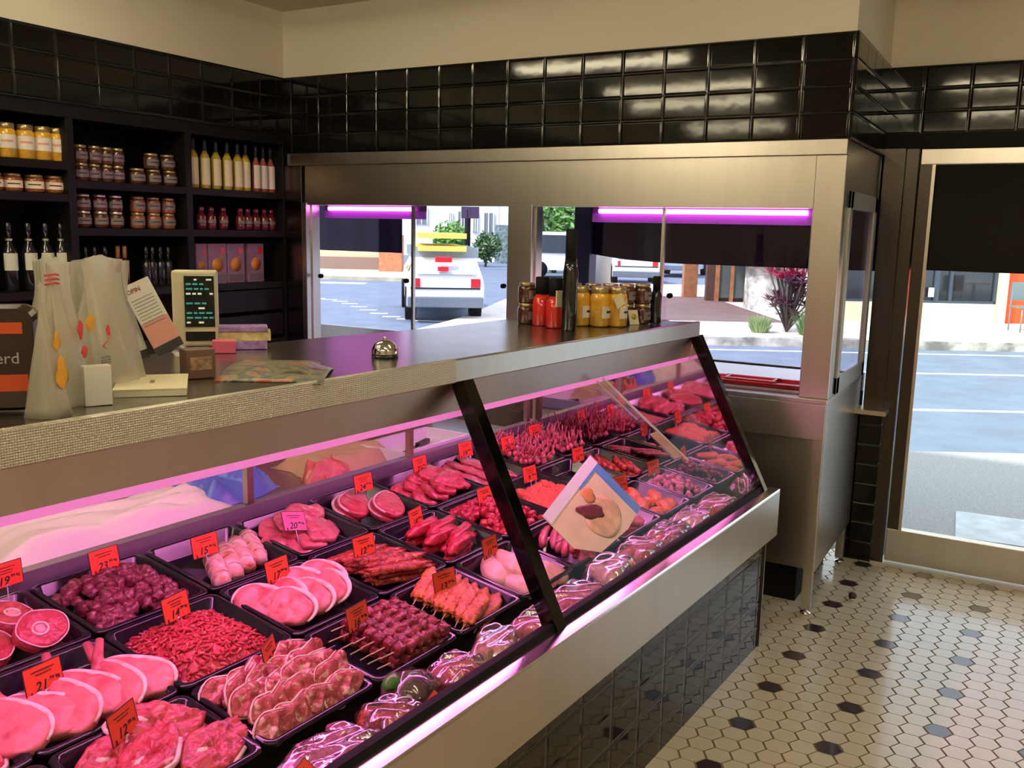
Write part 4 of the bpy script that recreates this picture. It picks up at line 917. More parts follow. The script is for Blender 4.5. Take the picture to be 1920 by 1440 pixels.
def card(u, v, price, label, yaw=0, wd=.080, ht=.058, mt=ORANGE, z=None, lean=-14, seed=1, cents='.99', roll=0):
    zz = z if z is not None else float((RV[0][1] + (v-.205)*.143)) + .012
    t = empty('price_card', CF @ T((u,v,zz)) @ RZ(yaw) @ RX(lean) @ RY(roll), label, 'price card', 'handwritten price cards in the meat case')
    MB().box(-wd/2,wd/2,-.0006,.0006,.004,.004+ht).obj('card', mt, t)
    m = MB(); bw = .0011
    for a in ((-wd/2,wd/2,.004,.004+bw),(-wd/2,wd/2,.004+ht-bw,.004+ht)): m.box(a[0],a[1],-.0012,.0012,a[2],a[3])
    for a in ((-wd/2,-wd/2+bw),(wd/2-bw,wd/2)): m.box(a[0],a[1],-.0012,.0012,.004,.004+ht)
    m.obj('border', INK, t)
    m = MB(); scribble(m, -wd*.30, wd*.30, ht*.86, .0012, seed); scribble(m, -wd*.20, wd*.22, ht*.74, .0010, seed+50)
    if seed % 3 == 0: scribble(m, -wd*.18, wd*.20, ht*.63, .0010, seed+90)
    m.obj('scribbled_lines', INK, t)
    writing_txt('$', ht*.20, INK, t, -wd*.36, -.0012, ht*.16, 'dollar_sign')
    writing_txt(price, ht*.46, INK, t, -wd*.10, -.0012, ht*.32, 'price', shear=.25)
    writing_txt(cents+' kg', ht*.17, INK, t, wd*.26, -.0012, ht*.46, 'cents')
    m = MB(); m.tube([(0,0,-.035),(0,.0,.010)], .0012, 6); m.tube([(-.006,-.002,.004),(0,-.004,.009),(.006,-.002,.004)], .0012, 6); m.obj('pin', CHS, t)
    return t
CARDS = [(-1.639,.962,'23','above the dark diced beef',6),(-1.404,.882,'15','beside the stuffed chicken rolls',3),(-1.653,.667,'14','above the coarse mince',14),(-2.001,.604,'21','above the pork chops',10),(-1.972,.392,'12','twisted sideways above the front left beef steaks',26),(-1.845,1.031,'19','above the veal shank slices at the left edge',8),
 (-1.355,.662,'17','above the pork cutlets',8),(-1.621,.392,'8','twisted above the lamb loin chops',34),(-1.367,.375,'16','above the dark red kebabs',10),(-1.078,.621,'12','above the marinated rib strips',0),(-1.062,.351,'13','above the orange skewers',-4),(-.727,.946,'24','above the paired round steaks',0),(-.807,.658,'18','above the rolled beef olives',14),(-.786,.397,'11','above the chicken breasts',8),
 (-.43,.95,'22','above the folded steaks beside the post',6),(-.478,.634,'14','above the bright red diced beef',2),(-.150,.957,'19','above the flat pink schnitzel',0),(-.164,.657,'9','above the crumbed rissoles',0),(.06,.905,'26','left of the lamb cutlet tray',0),(.20,.663,'16','above the nearly empty tray',0),(.30,.93,'27','between the two lamb cutlet trays',0),(.06,.405,'15','above the orange red marinated chops',-8),(.35,.407,'13','above the purple pink lamb cubes',-6)]
for k,(u,v,pz,lb,yw) in enumerate(CARDS):
    card(u, v, pz, 'orange price card standing '+lb, yw-4, seed=k+1, lean=-12 if k != 5 else -6, z=(.205<v) and (RV[0][1]+(v-.205)*.143+(.018 if v > .5 else .012)) or None)
card(-1.12,.848,'20','paler pink price card tilted above the veal steaks', 0, mt=PINKC, lean=-32, seed=31, roll=14, z=.735)
# wrapped packs along the front of the case
FOAM = mat('white_foam', (.75,.68,.72), .6)
def pack(u, v, lx, ly, h, mt, label, rz=0, seed=1, foam=True, z=.572):
    t = empty('wrapped_meat_pack', CF @ T((u,v,z)) @ RZ(rz), label, 'meat pack', 'film wrapped packs along the case front')
    if foam:
        m = MB(); loft(m, [[(x,y,q) for x,y in rrect(lx-2*k,ly-2*k,.012)] for k,q in ((.012,0),(.0,.022),(.004,.024),(.012,.006))]); m.obj('foam_tray', FOAM, t)
    lx *= 1.12; ly *= 1.08; h *= 1.25
    m = MB(); r_ = random.Random(seed)
    for k in range(9): blob(m, lx*.42, ly*.5, h*.95, seed*7+k, 14, 9, .2, at=(r_.uniform(-.28,.28)*lx, r_.uniform(-.22,.22)*ly, h*.30+.006), rz=r_.uniform(0,180), flat=.6, cube=.8, nz=.3, nf=50)
    m.obj('meat', mt, t)
    m = MB(); ph = [(r_.uniform(8,30), r_.uniform(8,30), r_.uniform(0,6)) for _ in range(7)]
    def fn(a, b):
        e = (min(1,5*min(a,1-a))*min(1,5*min(b,1-b)))**.5
        return ((a-.5)*lx*1.04, (b-.5)*ly*1.04, .010 + (h*.86)*e + .0035*sum(math.sin(f*a+g*b+p_) for f,g,p_ in ph)/2*e)
    m.grid(fn, 34, 22); m.obj('cling_film', FILM, t); return t
pack(-1.93,.115,.20,.14,.040,M_BEEF,'film wrapped foam tray of red meat at the bottom edge, furthest left',4,1)
pack(-1.715,.120,.19,.13,.038,meat('purple_mince',(.55,.12,.22),(.3,.04,.10),(.8,.5,.55),70,.58),'film wrapped foam tray of purple pink mince before the lamb loin chops',3,2)
pack(-1.55,.115,.12,.12,.045,M_MARR,'film wrapped dark red marinated meat left of the wrapped green capsicum',-10,3,False)
pp = empty('stuffed_capsicum', CF @ T((-1.455,.150,.560)) @ RZ(20), 'glossy wrapped green and purple stuffed capsicum beside the kebabs', 'capsicum')
m = MB(); blob(m,.150,.125,.100,44,20,12,.10,at=(0,0,.036),flat=.7); m.obj('flesh', mat('dark_green_purple_skin', (.10,.03,.07), .12, var=.4, vscale=12, col2=(.10,.16,.02), coat=.6), pp)
m = MB(); blob(m,.06,.04,.035,45,12,8,.2,at=(-.03,.03,.078)); m.obj('stalk', mat('capsicum_green', (.06,.22,.03), .3), pp); m = MB(); blob(m,.156,.131,.108,44,26,14,.10,at=(0,0,.036),flat=.7,nz=.2,nf=60); m.obj('cling_film', glass('tight_film', (1,.97,1), 3.0, .1), pp)
pack(-1.315,.125,.13,.12,.045,M_STEAK,'film wrapped red meat behind the front orange card beside the capsicum',10,5,False)
pack(-1.160,.125,.17,.11,.050,M_ROLL,'film wrapped browned meat roll before the orange skewers',25,6,False)
pack(-.975,.120,.15,.11,.036,M_VEAL,'film wrapped pink meat at the foot of the middle glass post',6,7,False)
pack(-.775,.120,.21,.13,.040,M_LAMB,'film wrapped foam tray with bright white glare before the chicken breasts',4,8)
pack(-.545,.135,.19,.13,.055,M_ROLL,'film wrapped rolled roast before the sausages tray',14,9,False)
pack(-.350,.130,.18,.13,.055,M_VEAL,'film wrapped pink roast under the brochure corner',8,10,False)
pack(-.130,.130,.20,.13,.050,M_LAMB,'film wrapped pale pink roast between the two front cards',6,11,False)
pack(.090,.130,.19,.13,.050,M_ROLL,'film wrapped brown pink roast left of the far front card',6,12,False)
pack(.300,.125,.20,.13,.045,M_VEAL,'film wrapped pink pack in the far front corner of the case',4,13)
fc = [(-1.825,.060,'10','at the bottom edge before the leftmost packs',.600),(-1.475,.035,'7','leaning on the glass before the wrapped capsicum',.592),(-.395,.050,'12','leaning on the glass before the brochure',.600),(.145,.045,'9','leaning on the glass at the far front',.600)]
for k,(u,v,pz,lb,z) in enumerate(fc): card(u,v,pz,'orange price card '+lb, 0, lean=-48, seed=40+k, z=z, roll=-16, wd=.072, ht=.05)
# recipe brochure leaning inside the glass
br = empty('recipe_brochure', CF @ T((-.52,.300,.735)), 'white and blue recipe brochure with a food photo leaning on the trays', 'brochure')
br.matrix_world = CF @ T((-.50,.285,.690)) @ RZ(-2) @ RX(40) @ RY(31)
e1 = Vector((-.456,-.088,-.088)).normalized(); e2 = Vector((.062,-.168,-.168)); e2 = (e2-e1*e2.dot(e1)).normalized(); e3 = e1.cross(e2)
BRM = Matrix(((e1.x,e2.x,e3.x,-.206),(e1.y,e2.y,e3.y,.398),(e1.z,e2.z,e3.z,.852),(0,0,0,1)))
br.matrix_world = CF @ BRM   # x runs down the white edge, y across the cover
BL_, BW_ = .455, .245
MB().prism([(0,0),(BL_,0),(BL_,BW_*.55),(BL_*.80,BW_*.86),(BL_*.35,BW_),(0,BW_)], -.003, 0).obj('cover', mat('tan_cover', (.95,.82,.50), .5, var=.05, vscale=12), br)
MB().box(0,BL_,0,.036,.0,.002).obj('white_spine', mat('bright_white_paper', (.95,.97,.98), .5), br)
BLP = mat('blue_print', (.12,.36,.75), .5)
MB().box(0,.05,.036,BW_,0,.0015).obj('blue_band', BLP, br); MB().box(.05,.20,.036,.046,0,.0015).obj('blue_band', BLP, br)
m = MB(); blob(m,.22,.13,.004,81,22,8,.14,at=(.20,.155,.001),flat=1); m.obj('printed_bread', mat('tan_bread_print', (.88,.62,.32), .6, var=.18, vscale=20), br)
m = MB(); blob(m,.13,.05,.004,82,20,8,.35,at=(.25,.115,.003),rz=-30,flat=1); m.obj('printed_filling', mat('dark_red_print', (.16,.03,.03), .6), br)
m = MB(); blob(m,.07,.05,.004,83,18,8,.3,at=(.19,.075,.003),flat=1); m.obj('printed_tomato', mat('orange_print', (.88,.36,.12), .6), br)
m = MB(); m.tube([(.10,.19,-.003),(.10,.17,-.15)], .002, 6); m.tube([(.36,.12,-.003),(.36,.10,-.10)], .002, 6); m.obj('wire_prop', CHS, br)

# narrow holder clipped to the inside of the far pane
pa, pb_ = Vector((-.296,.310,1.140)), Vector((.045,.143,.826)); gx = (pb_-pa).normalized(); gz = Vector((0,-.576,.310)).cross(Vector((1,0,0))).normalized(); gz = (gz-gx*gz.dot(gx)).normalized(); gy = gz.cross(gx)
if gy.x > 0: gy = -gy; gz = -gz
hd = empty('leaflet_holder', CF @ Matrix(((gx.x,gy.x,gz.x,pa.x),(gx.y,gy.y,gz.y,pa.y),(gx.z,gy.z,gz.z,pa.z),(0,0,0,1))), 'clear holder with a bright white edge leaning inside the far glass pane', 'leaflet holder')
HL = (pb_-pa).length
box('white_edge', 0, HL*.72, 0, .006, -.003, .003, bpy.data.materials['bright_white_paper'], hd); box('tan_edge', HL*.72, HL, 0, .006, -.003, .003, bpy.data.materials['tan_cover'], hd)
box('clear_panel', .01, HL*.95, .006, .040, -.001, .001, glass('clear_acrylic', (.86,.86,.88), 5.0, .1), hd); box('card_insert', HL*.62, HL*.93, .008, .034, -.0025, -.0012, bpy.data.materials['tan_cover'], hd)
box('second_edge', .0, HL*.45, .024, .028, -.002, .002, bpy.data.materials['bright_white_paper'], hd)

# ---------------------------------------------------------------- dark shelving on the left wall
SH = empty('wall_shelving', None, 'tall black painted shelving set into the left wall, stocked with jars and bottles', 'shelves')
XF, XR = XL, XL-.33
m = MB(); m.box(XR-.01, XR, -1.0, 3.87, 0, 2.06); m.obj('back_board', BLACK, SH)
yb = [.0, .64, 1.29, 1.93, 2.57, 3.205, 3.87]
for k, y in enumerate(yb):
    m = MB(); m.box(XR, XF, y-.018, y+.018, 0, 2.055); m.obj('divider', BLACKW, SH, bevel=.002)
m = MB(); m.box(XR, XF+.004, -.02, 3.87, 2.035, 2.092); m.obj('top_board', BLACKW, SH)
SZ = {3: [1.85, 1.715, 1.303], 4: [1.777, 1.572, 1.296], 5: [1.777, 1.572, 1.296]}
for k in range(6):
    for z in SZ.get(k, [1.85,1.6,1.3]) + [.98]:
        m = MB(); m.box(XR, XF, yb[k]+.018, yb[k+1]-.018, z-.035, z); m.obj('shelf', BLACKW, SH, bevel=.002)
for z0, z1 in ((1.14,1.255),(1.0,1.12)):
    m = MB(); m.box(XF-.03, XF-.005, 3.235, 3.84, z0, z1); m.obj('drawer_front', BLACKW, SH, bevel=.003)
PB = empty('back_bench', None, 'low lilac lit steel bench below the shelving', 'bench')
box('bench_top', XL+.02, XL+.50, .2, 3.1, 1.02, 1.05, STEEL, PB); box('bench_front', XL+.02, XL+.46, .2, 3.1, 0, 1.02, mat('steel_panel_painted_lilac_light', (.55,.50,.62), .5), PB)  # purple light caught by the steel front is put into its colour

# jars and bottles
GOLD = mat('gold_lid', (.45,.36,.18), .3, .7); SILV = mat('silver_lid', (.7,.68,.62), .3, .8)
LAB = mat('white_label', (.85,.80,.72), .6); LABC = mat('cream_label', (.85,.76,.52), .6)
def arc_label(mb, r, z0, z1, a0, a1, n=10):
    vs = []; 
    for k in range(n+1):
        a = R(a0+(a1-a0)*k/n)
        for rr in (r, r+.0012): 
            for z in (z0, z1): vs.append((rr*math.cos(a), rr*math.sin(a), z))
    fs = []
    for k in range(n):
        b = 4*k; fs += [(b+2,b+6,b+7,b+3),(b,b+1,b+5,b+4),(b,b+4,b+6,b+2),(b+1,b+3,b+7,b+5)]
    fs += [(0,2,3,1),(4*n,4*n+1,4*n+3,4*n+2)]
    return mb.add(vs, fs, 0, False)
def jar(nm, body, lid, r, h, lab, lz=(.22,.62), group=None, square=False, labcol=None):
    t = empty(nm); tag(t, None, 'jar', group)
    prof = [(r*.86,0),(r,.006),(r,h*.70),(r*.93,h*.80),(r*.78,h*.85)]
    MB().lathe(prof, 18).obj('glass_body', body, t)
    MB().lathe([(r*.84,h*.85),(r*.86,h*.86),(r*.86,h*.985),(r*.80,h)], 18).obj('lid', lid, t)
    if lab:
        m = MB(); arc_label(m, r*1.005, h*lz[0], h*lz[1], -60, 60); m.obj('label', lab, t)
        m = MB(); arc_label(m, r*1.03, h*(lz[0]+(lz[1]-lz[0])*.45), h*(lz[0]+(lz[1]-lz[0])*.62), -34, 34); m.obj('label_print', labcol or INK, t)
    return reg(t)
def bottle(nm, body, cap, r, h, lab, sh=.62, neck=.30, lz=(.12,.5), capz=.80, group=None, ring=None, cat='bottle'):
    t = empty(nm); tag(t, None, cat, group)
    MB().lathe([(r*.9,0),(r,.005),(r,h*sh*.92),(r*.88,h*sh),(r*neck*1.1,h*(sh+.12)),(r*neck,h*capz),(r*neck,h*.97)], 16).obj('glass_body', body, t)
    MB().lathe([(r*neck*1.18,h*capz),(r*neck*1.18,h*.99),(r*neck*1.0,h)], 14).obj('cap', cap, t)
    if lab:
        m = MB(); arc_label(m, r*1.005, h*lz[0], h*lz[1], -55, 55); m.obj('label', lab, t)
    if ring:
        m = MB(); arc_label(m, r*neck*1.2, h*(capz-.04), h*(capz-.01), -180, 180, 16); m.obj('neck_band', ring, t)
    return reg(t)
J = {}
OIL = mat('yellow_dressing', (.62,.42,.05), .15, coat=.5); MUST = mat('golden_mustard', (.75,.40,.04), .15, var=.2, vscale=30, coat=.5)
CHUT = mat('dark_chutney', (.09,.03,.018), .15, var=.4, vscale=60, coat=.5); RELI = mat('orange_brown_relish', (.28,.09,.035), .15, var=.4, vscale=60, coat=.5)
DKG = mat('dark_bottle_glass', (.012,.010,.018), .08, coat=.5); PURG = mat('deep_red_sauce', (.12,.012,.02), .12, coat=.5); ROSE = mat('dark_rose_vinegar', (.10,.02,.02), .12, coat=.5)
REDS = mat('bright_red_sauce', (.75,.035,.03), .15, coat=.5); BLUC = mat('navy_cap', (.02,.025,.07), .3); CORK = mat('amber_neck', (.55,.25,.10), .3); PLB = mat('lilac_label', (.20,.14,.18), .6); GREYL = mat('greyish_label', (.20,.17,.165), .6)
X0 = XL-.075
def row(P, ys, z, fmt, n0=0, x=X0, jitter=.004, order=ORD):
    for k, y in enumerate(ys):
        place(P, T((x+rnd.uniform(-jitter,jitter), y, z)) @ RZ(rnd.uniform(-12,12)-20), fmt.replace('#', order[k+n0]))
# bay 3 (picture left)
P = jar('mustard_jar', MUST, GOLD, .038, .142, LAB, (.28,.66), 'tall mustard jars on the upper left shelf', labcol=mat('pink_print',(.8,.35,.30),.6)); row(P, [2.335,2.415,2.490,2.556], 1.85, '# tall golden mustard jar from the left on the upper left shelf')
P = bottle('sauce_bottle', ROSE, BLACK, .024, .135, LAB, group='dark sauce bottles upper left shelf'); row(P, [2.225,2.275], 1.85, '# small dark sauce bottle left of the mustard jars')
P = jar('relish_jar', RELI, GOLD, .041, .075, LABC, group='relish jars on the second left shelf'); row(P, [2.260,2.347,2.440,2.530], 1.715, '# orange brown relish jar from the left on the second left shelf')
P = bottle('wine_bottle', DKG, DKG, .031, .285, WHITE, .60, .34, (.31,.56), .78, 'white labelled wine bottles on the lower left shelf', SILV); row(P, [2.225,2.315,2.400,2.480,2.550], 1.303, '# white labelled dark wine bottle from the left on the lower left shelf')
# bay 4
P = jar('chutney_jar', CHUT, GOLD, .029, .078, PLB, group='small chutney jars stacked in the middle bay')
row(P, [2.672,2.738,2.800,2.860], 1.777, '# dark chutney jar from the left, bottom layer, upper middle shelf'); row(P, [2.672,2.738,2.800,2.860], 1.8555, '# dark chutney jar from the left, top layer, upper middle shelf')
P2 = jar('pickle_jar', CHUT, GOLD, .036, .074, GREYL, group='wider jars stacked in the middle bay')
row(P2, [2.965,3.055,3.145], 1.777, '# wide dark pickle jar from the left, bottom layer, upper middle shelf'); row(P2, [3.045,3.140], 1.852, '# wide dark pickle jar from the left, top layer, upper middle shelf')
P3 = jar('jam_jar', CHUT, SILV, .033, .074, GREYL, group='jam jars stacked on the second middle shelf')
row(P3, [2.672,2.755,2.838], 1.572, '# dark jam jar from the left, bottom layer, second middle shelf'); row(P3, [2.672,2.755,2.838], 1.647, '# dark jam jar from the left, top layer, second middle shelf')
P4 = jar('sauce_jar', RELI, GOLD, .034, .074, GREYL, group='brown sauce jars on the second middle shelf')
row(P4, [2.955,3.045,3.130], 1.572, '# brown sauce jar from the left, bottom layer, right of the jam jars'); row(P4, [2.955,3.045,3.130], 1.647, '# brown sauce jar from the left, top layer, right of the jam jars')
P = bottle('dark_bottle', DKG, DKG, .022, .19, None, .60, .36, group='small dark bottles on the lower middle shelf', ring=SILV, capz=.62); row(P, [2.665,2.715,2.765], 1.296, '# small dark bottle from the left on the lower middle shelf'); row(P, [2.99,3.03,3.075,3.12], 1.296, '# small dark bottle right of the red bottles, lower middle shelf')
P = bottle('red_sauce_bottle', PURG, CORK, .021, .195, None, .60, .40, group='red sauce bottles lower middle shelf', capz=.70); row(P, [2.835,2.872], 1.296, '# red sauce bottle with amber neck on the lower middle shelf')
# bay 5
P = bottle('dressing_bottle', OIL, BLUC, .026, .245, LABC, .66, .34, (.08,.62), .76, 'yellow dressing bottles on the upper right shelf'); row(P, [3.300,3.375,3.448,3.520,3.592,3.650], 1.777, '# yellow dressing bottle from the left on the upper right shelf')
P = bottle('vinegar_bottle', mat('rose_vinegar', (.40,.10,.08), .15, coat=.5), BLUC, .024, .245, LAB, .60, .34, (.08,.58), .74, 'dark vinegar bottles on the upper right shelf'); row(P, [3.722,3.778,3.832], 1.777, '# dark red vinegar bottle with white label from the left, upper right shelf')
P = bottle('preserve_bottle', PURG, PURG, .026, .115, GREYL, .62, .5, (.30,.42), .76, 'small dark red preserves on the second right shelf'); row(P, [3.335,3.405,3.482,3.60,3.655,3.715,3.775,3.828], 1.572, '# small dark red preserve bottle from the left, second right shelf')
BXP = mat('pink_carton', (.36,.17,.30), .5, var=.15, vscale=20); BXO = mat('orange_bowl_print', (.85,.30,.06), .5)
for k, (y0, y1) in enumerate(((3.275,3.345),(3.355,3.475),(3.482,3.600),(3.628,3.742))):
    t = empty('food_carton', T((XL-.10, (y0+y1)/2, 1.296)), ORD[k]+' pink printed food carton from the left on the lower right shelf', 'carton', 'pink food cartons')
    w2 = (y1-y0)/2; box('box', -.05, .05, -w2, w2, 0, .205, BXP, t, bevel=.001)
    m = MB(); m.tube([(.050,.0,.095),(.0512,.0,.095)], w2*.62, 18); o = m.obj('bowl_print', BXO, t)
    MB().box(.050,.051,-w2*.9,w2*.9,.008,.045).obj('pale_band', PLB, t)
    MB().box(.050,.051,w2*.35,w2*.8,.150,.185).obj('red_mark', REDP, t)

# ---------------------------------------------------------------- things on the counter top
def onc(u, v, rz=0, dz=.0008): return CF @ T((u, v, zt(u)+dz)) @ RZ(rz)
# u to the street, v to the staff; facing the customers means -v
BAGM = bpy.data.materials.new('translucent_bag'); BAGM.use_nodes = True
nt = BAGM.node_tree; N = nt.nodes; L = nt.links; N.remove(N['Principled BSDF'])
d_ = N.new('ShaderNodeBsdfDiffuse'); d_.inputs[0].default_value = (.80,.76,.62,1); tl = N.new('ShaderNodeBsdfTranslucent'); tl.inputs[0].default_value = (.8,.76,.62,1); tp = N.new('ShaderNodeBsdfTransparent')
gl = N.new('ShaderNodeBsdfGlossy'); gl.inputs['Roughness'].default_value = .25
a1 = N.new('ShaderNodeMixShader'); a1.inputs[0].default_value = .4; L.new(d_.outputs[0], a1.inputs[1]); L.new(tl.outputs[0], a1.inputs[2])
a2 = N.new('ShaderNodeMixShader'); a2.inputs[0].default_value = .45; L.new(a1.outputs[0], a2.inputs[1]); L.new(tp.outputs[0], a2.inputs[2])
a3 = N.new('ShaderNodeMixShader'); a3.inputs[0].default_value = .10; L.new(a2.outputs[0], a3.inputs[1]); L.new(gl.outputs[0], a3.inputs[2]); L.new(a3.outputs[0], N['Material Output'].inputs[0])
def bag(u, v, wd, dp, h, topw, label, seed, marks, rz=0, lean=0):
    """plastic carry bag standing open: wide pleated foot, gathered neck"""
    t = empty('plastic_bag', onc(u, v, rz), label, 'bag', 'printed plastic bags on the counter'); r_ = random.Random(seed); n = 28
    ph = [(r_.randint(3,7), r_.uniform(0,6.28)) for _ in range(3)]
    rings = []
    for i in range(15):
        f = i/14; k = 1-(1-topw)*min(1, f/.72)**.8; dk = 1-.93*min(1, f/.80)**.9; o = []
        for q in range(n):
            a = 2*math.pi*q/n; c, s_ = math.cos(a), math.sin(a)
            c = math.copysign(abs(c)**.6, c); s_ = math.copysign(abs(s_)**.6, s_)
            w_ = 1+.17*sum(math.sin(f1*a+p_+2.5*f) for f1,p_ in ph)*(.3+f)
            o.append((wd/2*k*c*w_+lean*f*h*.2, dp/2*dk*s_*w_, f*h*(1-.05*abs(c)*(f > .9))))
        rings.append(o)
    m = MB(); loft(m, rings, 0, True, False); m.obj('bag_body', BAGM, t)
    for (mx_, mz, mw, mh, mm, mk) in marks:
        b = MB(); yy = -dp/2*(1-.93*min(1,(mz/h)/.8)**.9)-.004
        if mk == 'blob': blob(b, mw, .003, mh, seed, 12, 6, .35, at=(mx_, yy, mz), flat=1)
        elif mk == 'line':
            for q in range(3): b.tube([(mx_-mw/2, yy, mz+q*mh*.4), (mx_+mw*.2, yy-.001, mz+q*mh*.4+.002), (mx_+mw/2, yy, mz+q*mh*.4)], .0016, 5)
        else: b.tube([(mx_-mw/2,yy,mz),(mx_,yy,mz+mh/2),(mx_+mw/2,yy,mz),(mx_,yy,mz-mh/2)], .0016, 5, closed=True)
        b.obj('printed_mark', mm, t)
    return t
MR = mat('red_print', (.75,.06,.07), .6); MO = mat('orange_yellow_print', (.85,.42,.04), .6); MG = mat('grey_print', (.25,.28,.30), .6)
bag(-2.098,.362,.060,.060,.215,.16,'small plastic bag with yellow orange print, nearest the left edge',3,[(.008,.07,.024,.055,MO,'blob'),(.010,.120,.014,.032,MO,'blob')],20)
bag(-2.025,.440,.095,.075,.250,.40,'plastic bag with red print behind the small orange printed bag',4,[(.024,.125,.012,.035,MR,'blob'),(.024,.088,.014,.022,MR,'blob'),(.050,.135,.022,.03,MO,'blob'),(-.02,.205,.03,.018,MR,'line')],16)
bag(-1.985,.545,.105,.09,.250,.34,'narrow necked plastic bag with red diamond print in the middle of the row',5,[(.012,.105,.012,.035,MR,'blob'),(.006,.085,.024,.02,MR,'diamond'),(.012,.055,.02,.012,MG,'line')],10)
bag(-1.880,.540,.150,.10,.250,.60,'wide plastic bag with red diamond print right of the narrow necked bag',6,[(-.02,.105,.010,.035,MR,'blob'),(-.026,.085,.024,.02,MR,'diamond'),(-.04,.055,.02,.012,MG,'line')],12)
bag(-1.830,.640,.150,.09,.245,.80,'upright plastic bag with a round red print, rightmost of the bags',9,[(.035,.215,.035,.035,MR,'blob'),(.03,.17,.03,.012,MG,'line')],10)
bag(-2.20,.58,.22,.10,.235,.85,'large pale plastic bag behind the dark coffee packet at left edge',7,[],10)
pk = empty('dark_packet', onc(-2.140,.462,-38), 'dark brown packet with orange bands and pale lettering at left edge', 'packet')
m = MB(); loft(m, [[(x,z*.0-.03+yy,z) for x,z in []] or [(x, yy-.0, z) for x, z in rrect(.16-2*kk,.172-2*kk,.022)] for kk, yy in ((.006,.018),(0,.008),(0,-.008),(.006,-.018))], 0, True, True, False)
o = m.obj('pouch', mat('dark_brown_foil', (.035,.015,.012), .25, coat=.4), pk, T((0,0,.088)))
MB().box(-.066,.058,-.0195,-.018,.128,.146).obj('orange_band', mat('orange_band', (.70,.09,.02), .5), pk); MB().box(-.066,.062,-.0195,-.018,.035,.062).obj('orange_band', bpy.data.materials['orange_band'], pk)
writing_txt('erd', .026, mat('pale_grey_print', (.45,.42,.42), .5), pk, .034, -.0198, .088, 'lettering')
bxx = empty('brown_printed_box', onc(-2.20,.52,-20,.237), 'cream box with brown picture standing above the dark packet', 'box')
box('box', -.07, .055, -.02, .02, 0, .060, mat('cream_box', (.78,.72,.52), .6), bxx, bevel=.002); box('picture', -.02, .045, -.0212, -.02, .006, .040, mat('brown_picture', (.50,.22,.06), .6, var=.3, vscale=80), bxx)
# leaflet rack with leaflets
LR = empty('leaflet_rack', onc(-1.690,.590,-25), 'clear leaflet rack leaning back on the counter beside the plastic bags', 'leaflet rack')
MB().box(-.045,.045,-.004,.0,0,.05).obj('front_lip', CASEGLASS, LR, RX(-6)); MB().box(-.048,.048,.03,.032,0,.20).obj('back_plate', CASEGLASS, LR, RX(-14))
def leaflet(u, v, z, rx, ry, rz, w_, h_, bands, label, txt=None):
    t = empty('leaflet', onc(u, v, rz, z) @ RX(rx) @ RY(ry), label, 'leaflet', 'leaflets in the rack')
    MB().box(-w_/2,w_/2,-.0015,.0015,0,h_).obj('sheet', WHITE, t)
    for (z0,z1,mm) in bands: MB().box(-w_/2,w_/2,-.0022,-.0015,z0*h_,z1*h_).obj('printed_band', mm, t)
    m = MB(); r_ = random.Random(int(w_*1e4))
    for k in range(9): scribble(m, -w_*.42, w_*.36, h_*(.42+.045*k), .0008, k, .0005, -.0028)
    m.obj('printed_lines', MG, t)
    if txt: writing_txt(txt, .013, mat('brown_ink', (.25,.06,.03), .6), t, -w_*.18, -.0028, h_*.90, 'lettering')
PKB = mat('salmon_band', (.80,.38,.32), .6); DKB = mat('black_band', (.03,.03,.035), .5)
leaflet(-1.705,.585,.052,-12,-22,-12,.062,.155,[(.12,.46,PKB),(-.0,.12,DKB)],'front white and salmon leaflet leaning left in the rack','OPIN')
leaflet(-1.765,.625,.030,-10,-14,-12,.070,.170,[(.0,.1,DKB)],'grey printed leaflet behind the salmon leaflet')
cb = empty('brown_card_box', onc(-1.690,.520,-20), 'small brown card holder box in front of the leaflets', 'card box')
MB().box(-.030,.030,-.022,.022,0,.060).obj('box', mat('brown_card', (.14,.075,.05), .5), cb, bevel=.002); MB().box(-.022,.022,-.0235,-.022,.018,.045).obj('print', mat('tan_print', (.30,.18,.12), .6, var=.4, vscale=90), cb)
tag(MB().box(-.022,.022,-.012,.012,0,.068).obj('white_card_box', WHITE, None, onc(-1.995,.392,-20), bevel=.001), 'small white card box standing in front of the plastic bags', 'card box')
nb = empty('notepad', onc(-1.838,.462,52), 'flat cream notepad lying on the counter edge', 'notepad')
MB().box(-.085,.085,-.062,.062,0,.012).obj('pages', PAPER, nb, bevel=.001); MB().box(-.086,.086,-.063,.063,.012,.0145).obj('cover', mat('cream_cover', (.92,.86,.58), .5), nb); MB().box(-.016,.012,-.004,.004,.0145,.0152).obj('logo', mat('brown_logo', (.35,.2,.08), .6), nb)
# magazine, opened, corner hanging over the edge
mg = MB()
def mf(a, b):
    x = (a-.5)*.30; y = (b-.5)*.215; z = .012*math.sin(math.pi*min(1,a*1.1))*(1-.2*b)+.002
    if y < -.060: z += -.004 - (-.060-y)*.25*(a > .2)*a
    return (x, y, z)
mg.grid(mf, 24, 16)
MAGM = mat('magazine_print', (.05,.045,.04), .35, vscale=16, col2=(.42,.10,.05)); 
nt = MAGM.node_tree; rr_ = [n for n in nt.nodes if n.type == 'VALTORGB'][0].color_ramp; 
e = rr_.elements.new(.45); e.color = (.30,.26,.14,1); e = rr_.elements.new(.52); e.color = (.06,.12,.15,1); e = rr_.elements.new(.58); e.color = (.45,.30,.20,1)
mo = mg.obj('magazine', MAGM, None, onc(-1.520,.460,38), solid=.003); tag(mo, 'colourful opened magazine lying near the counter edge', 'magazine')
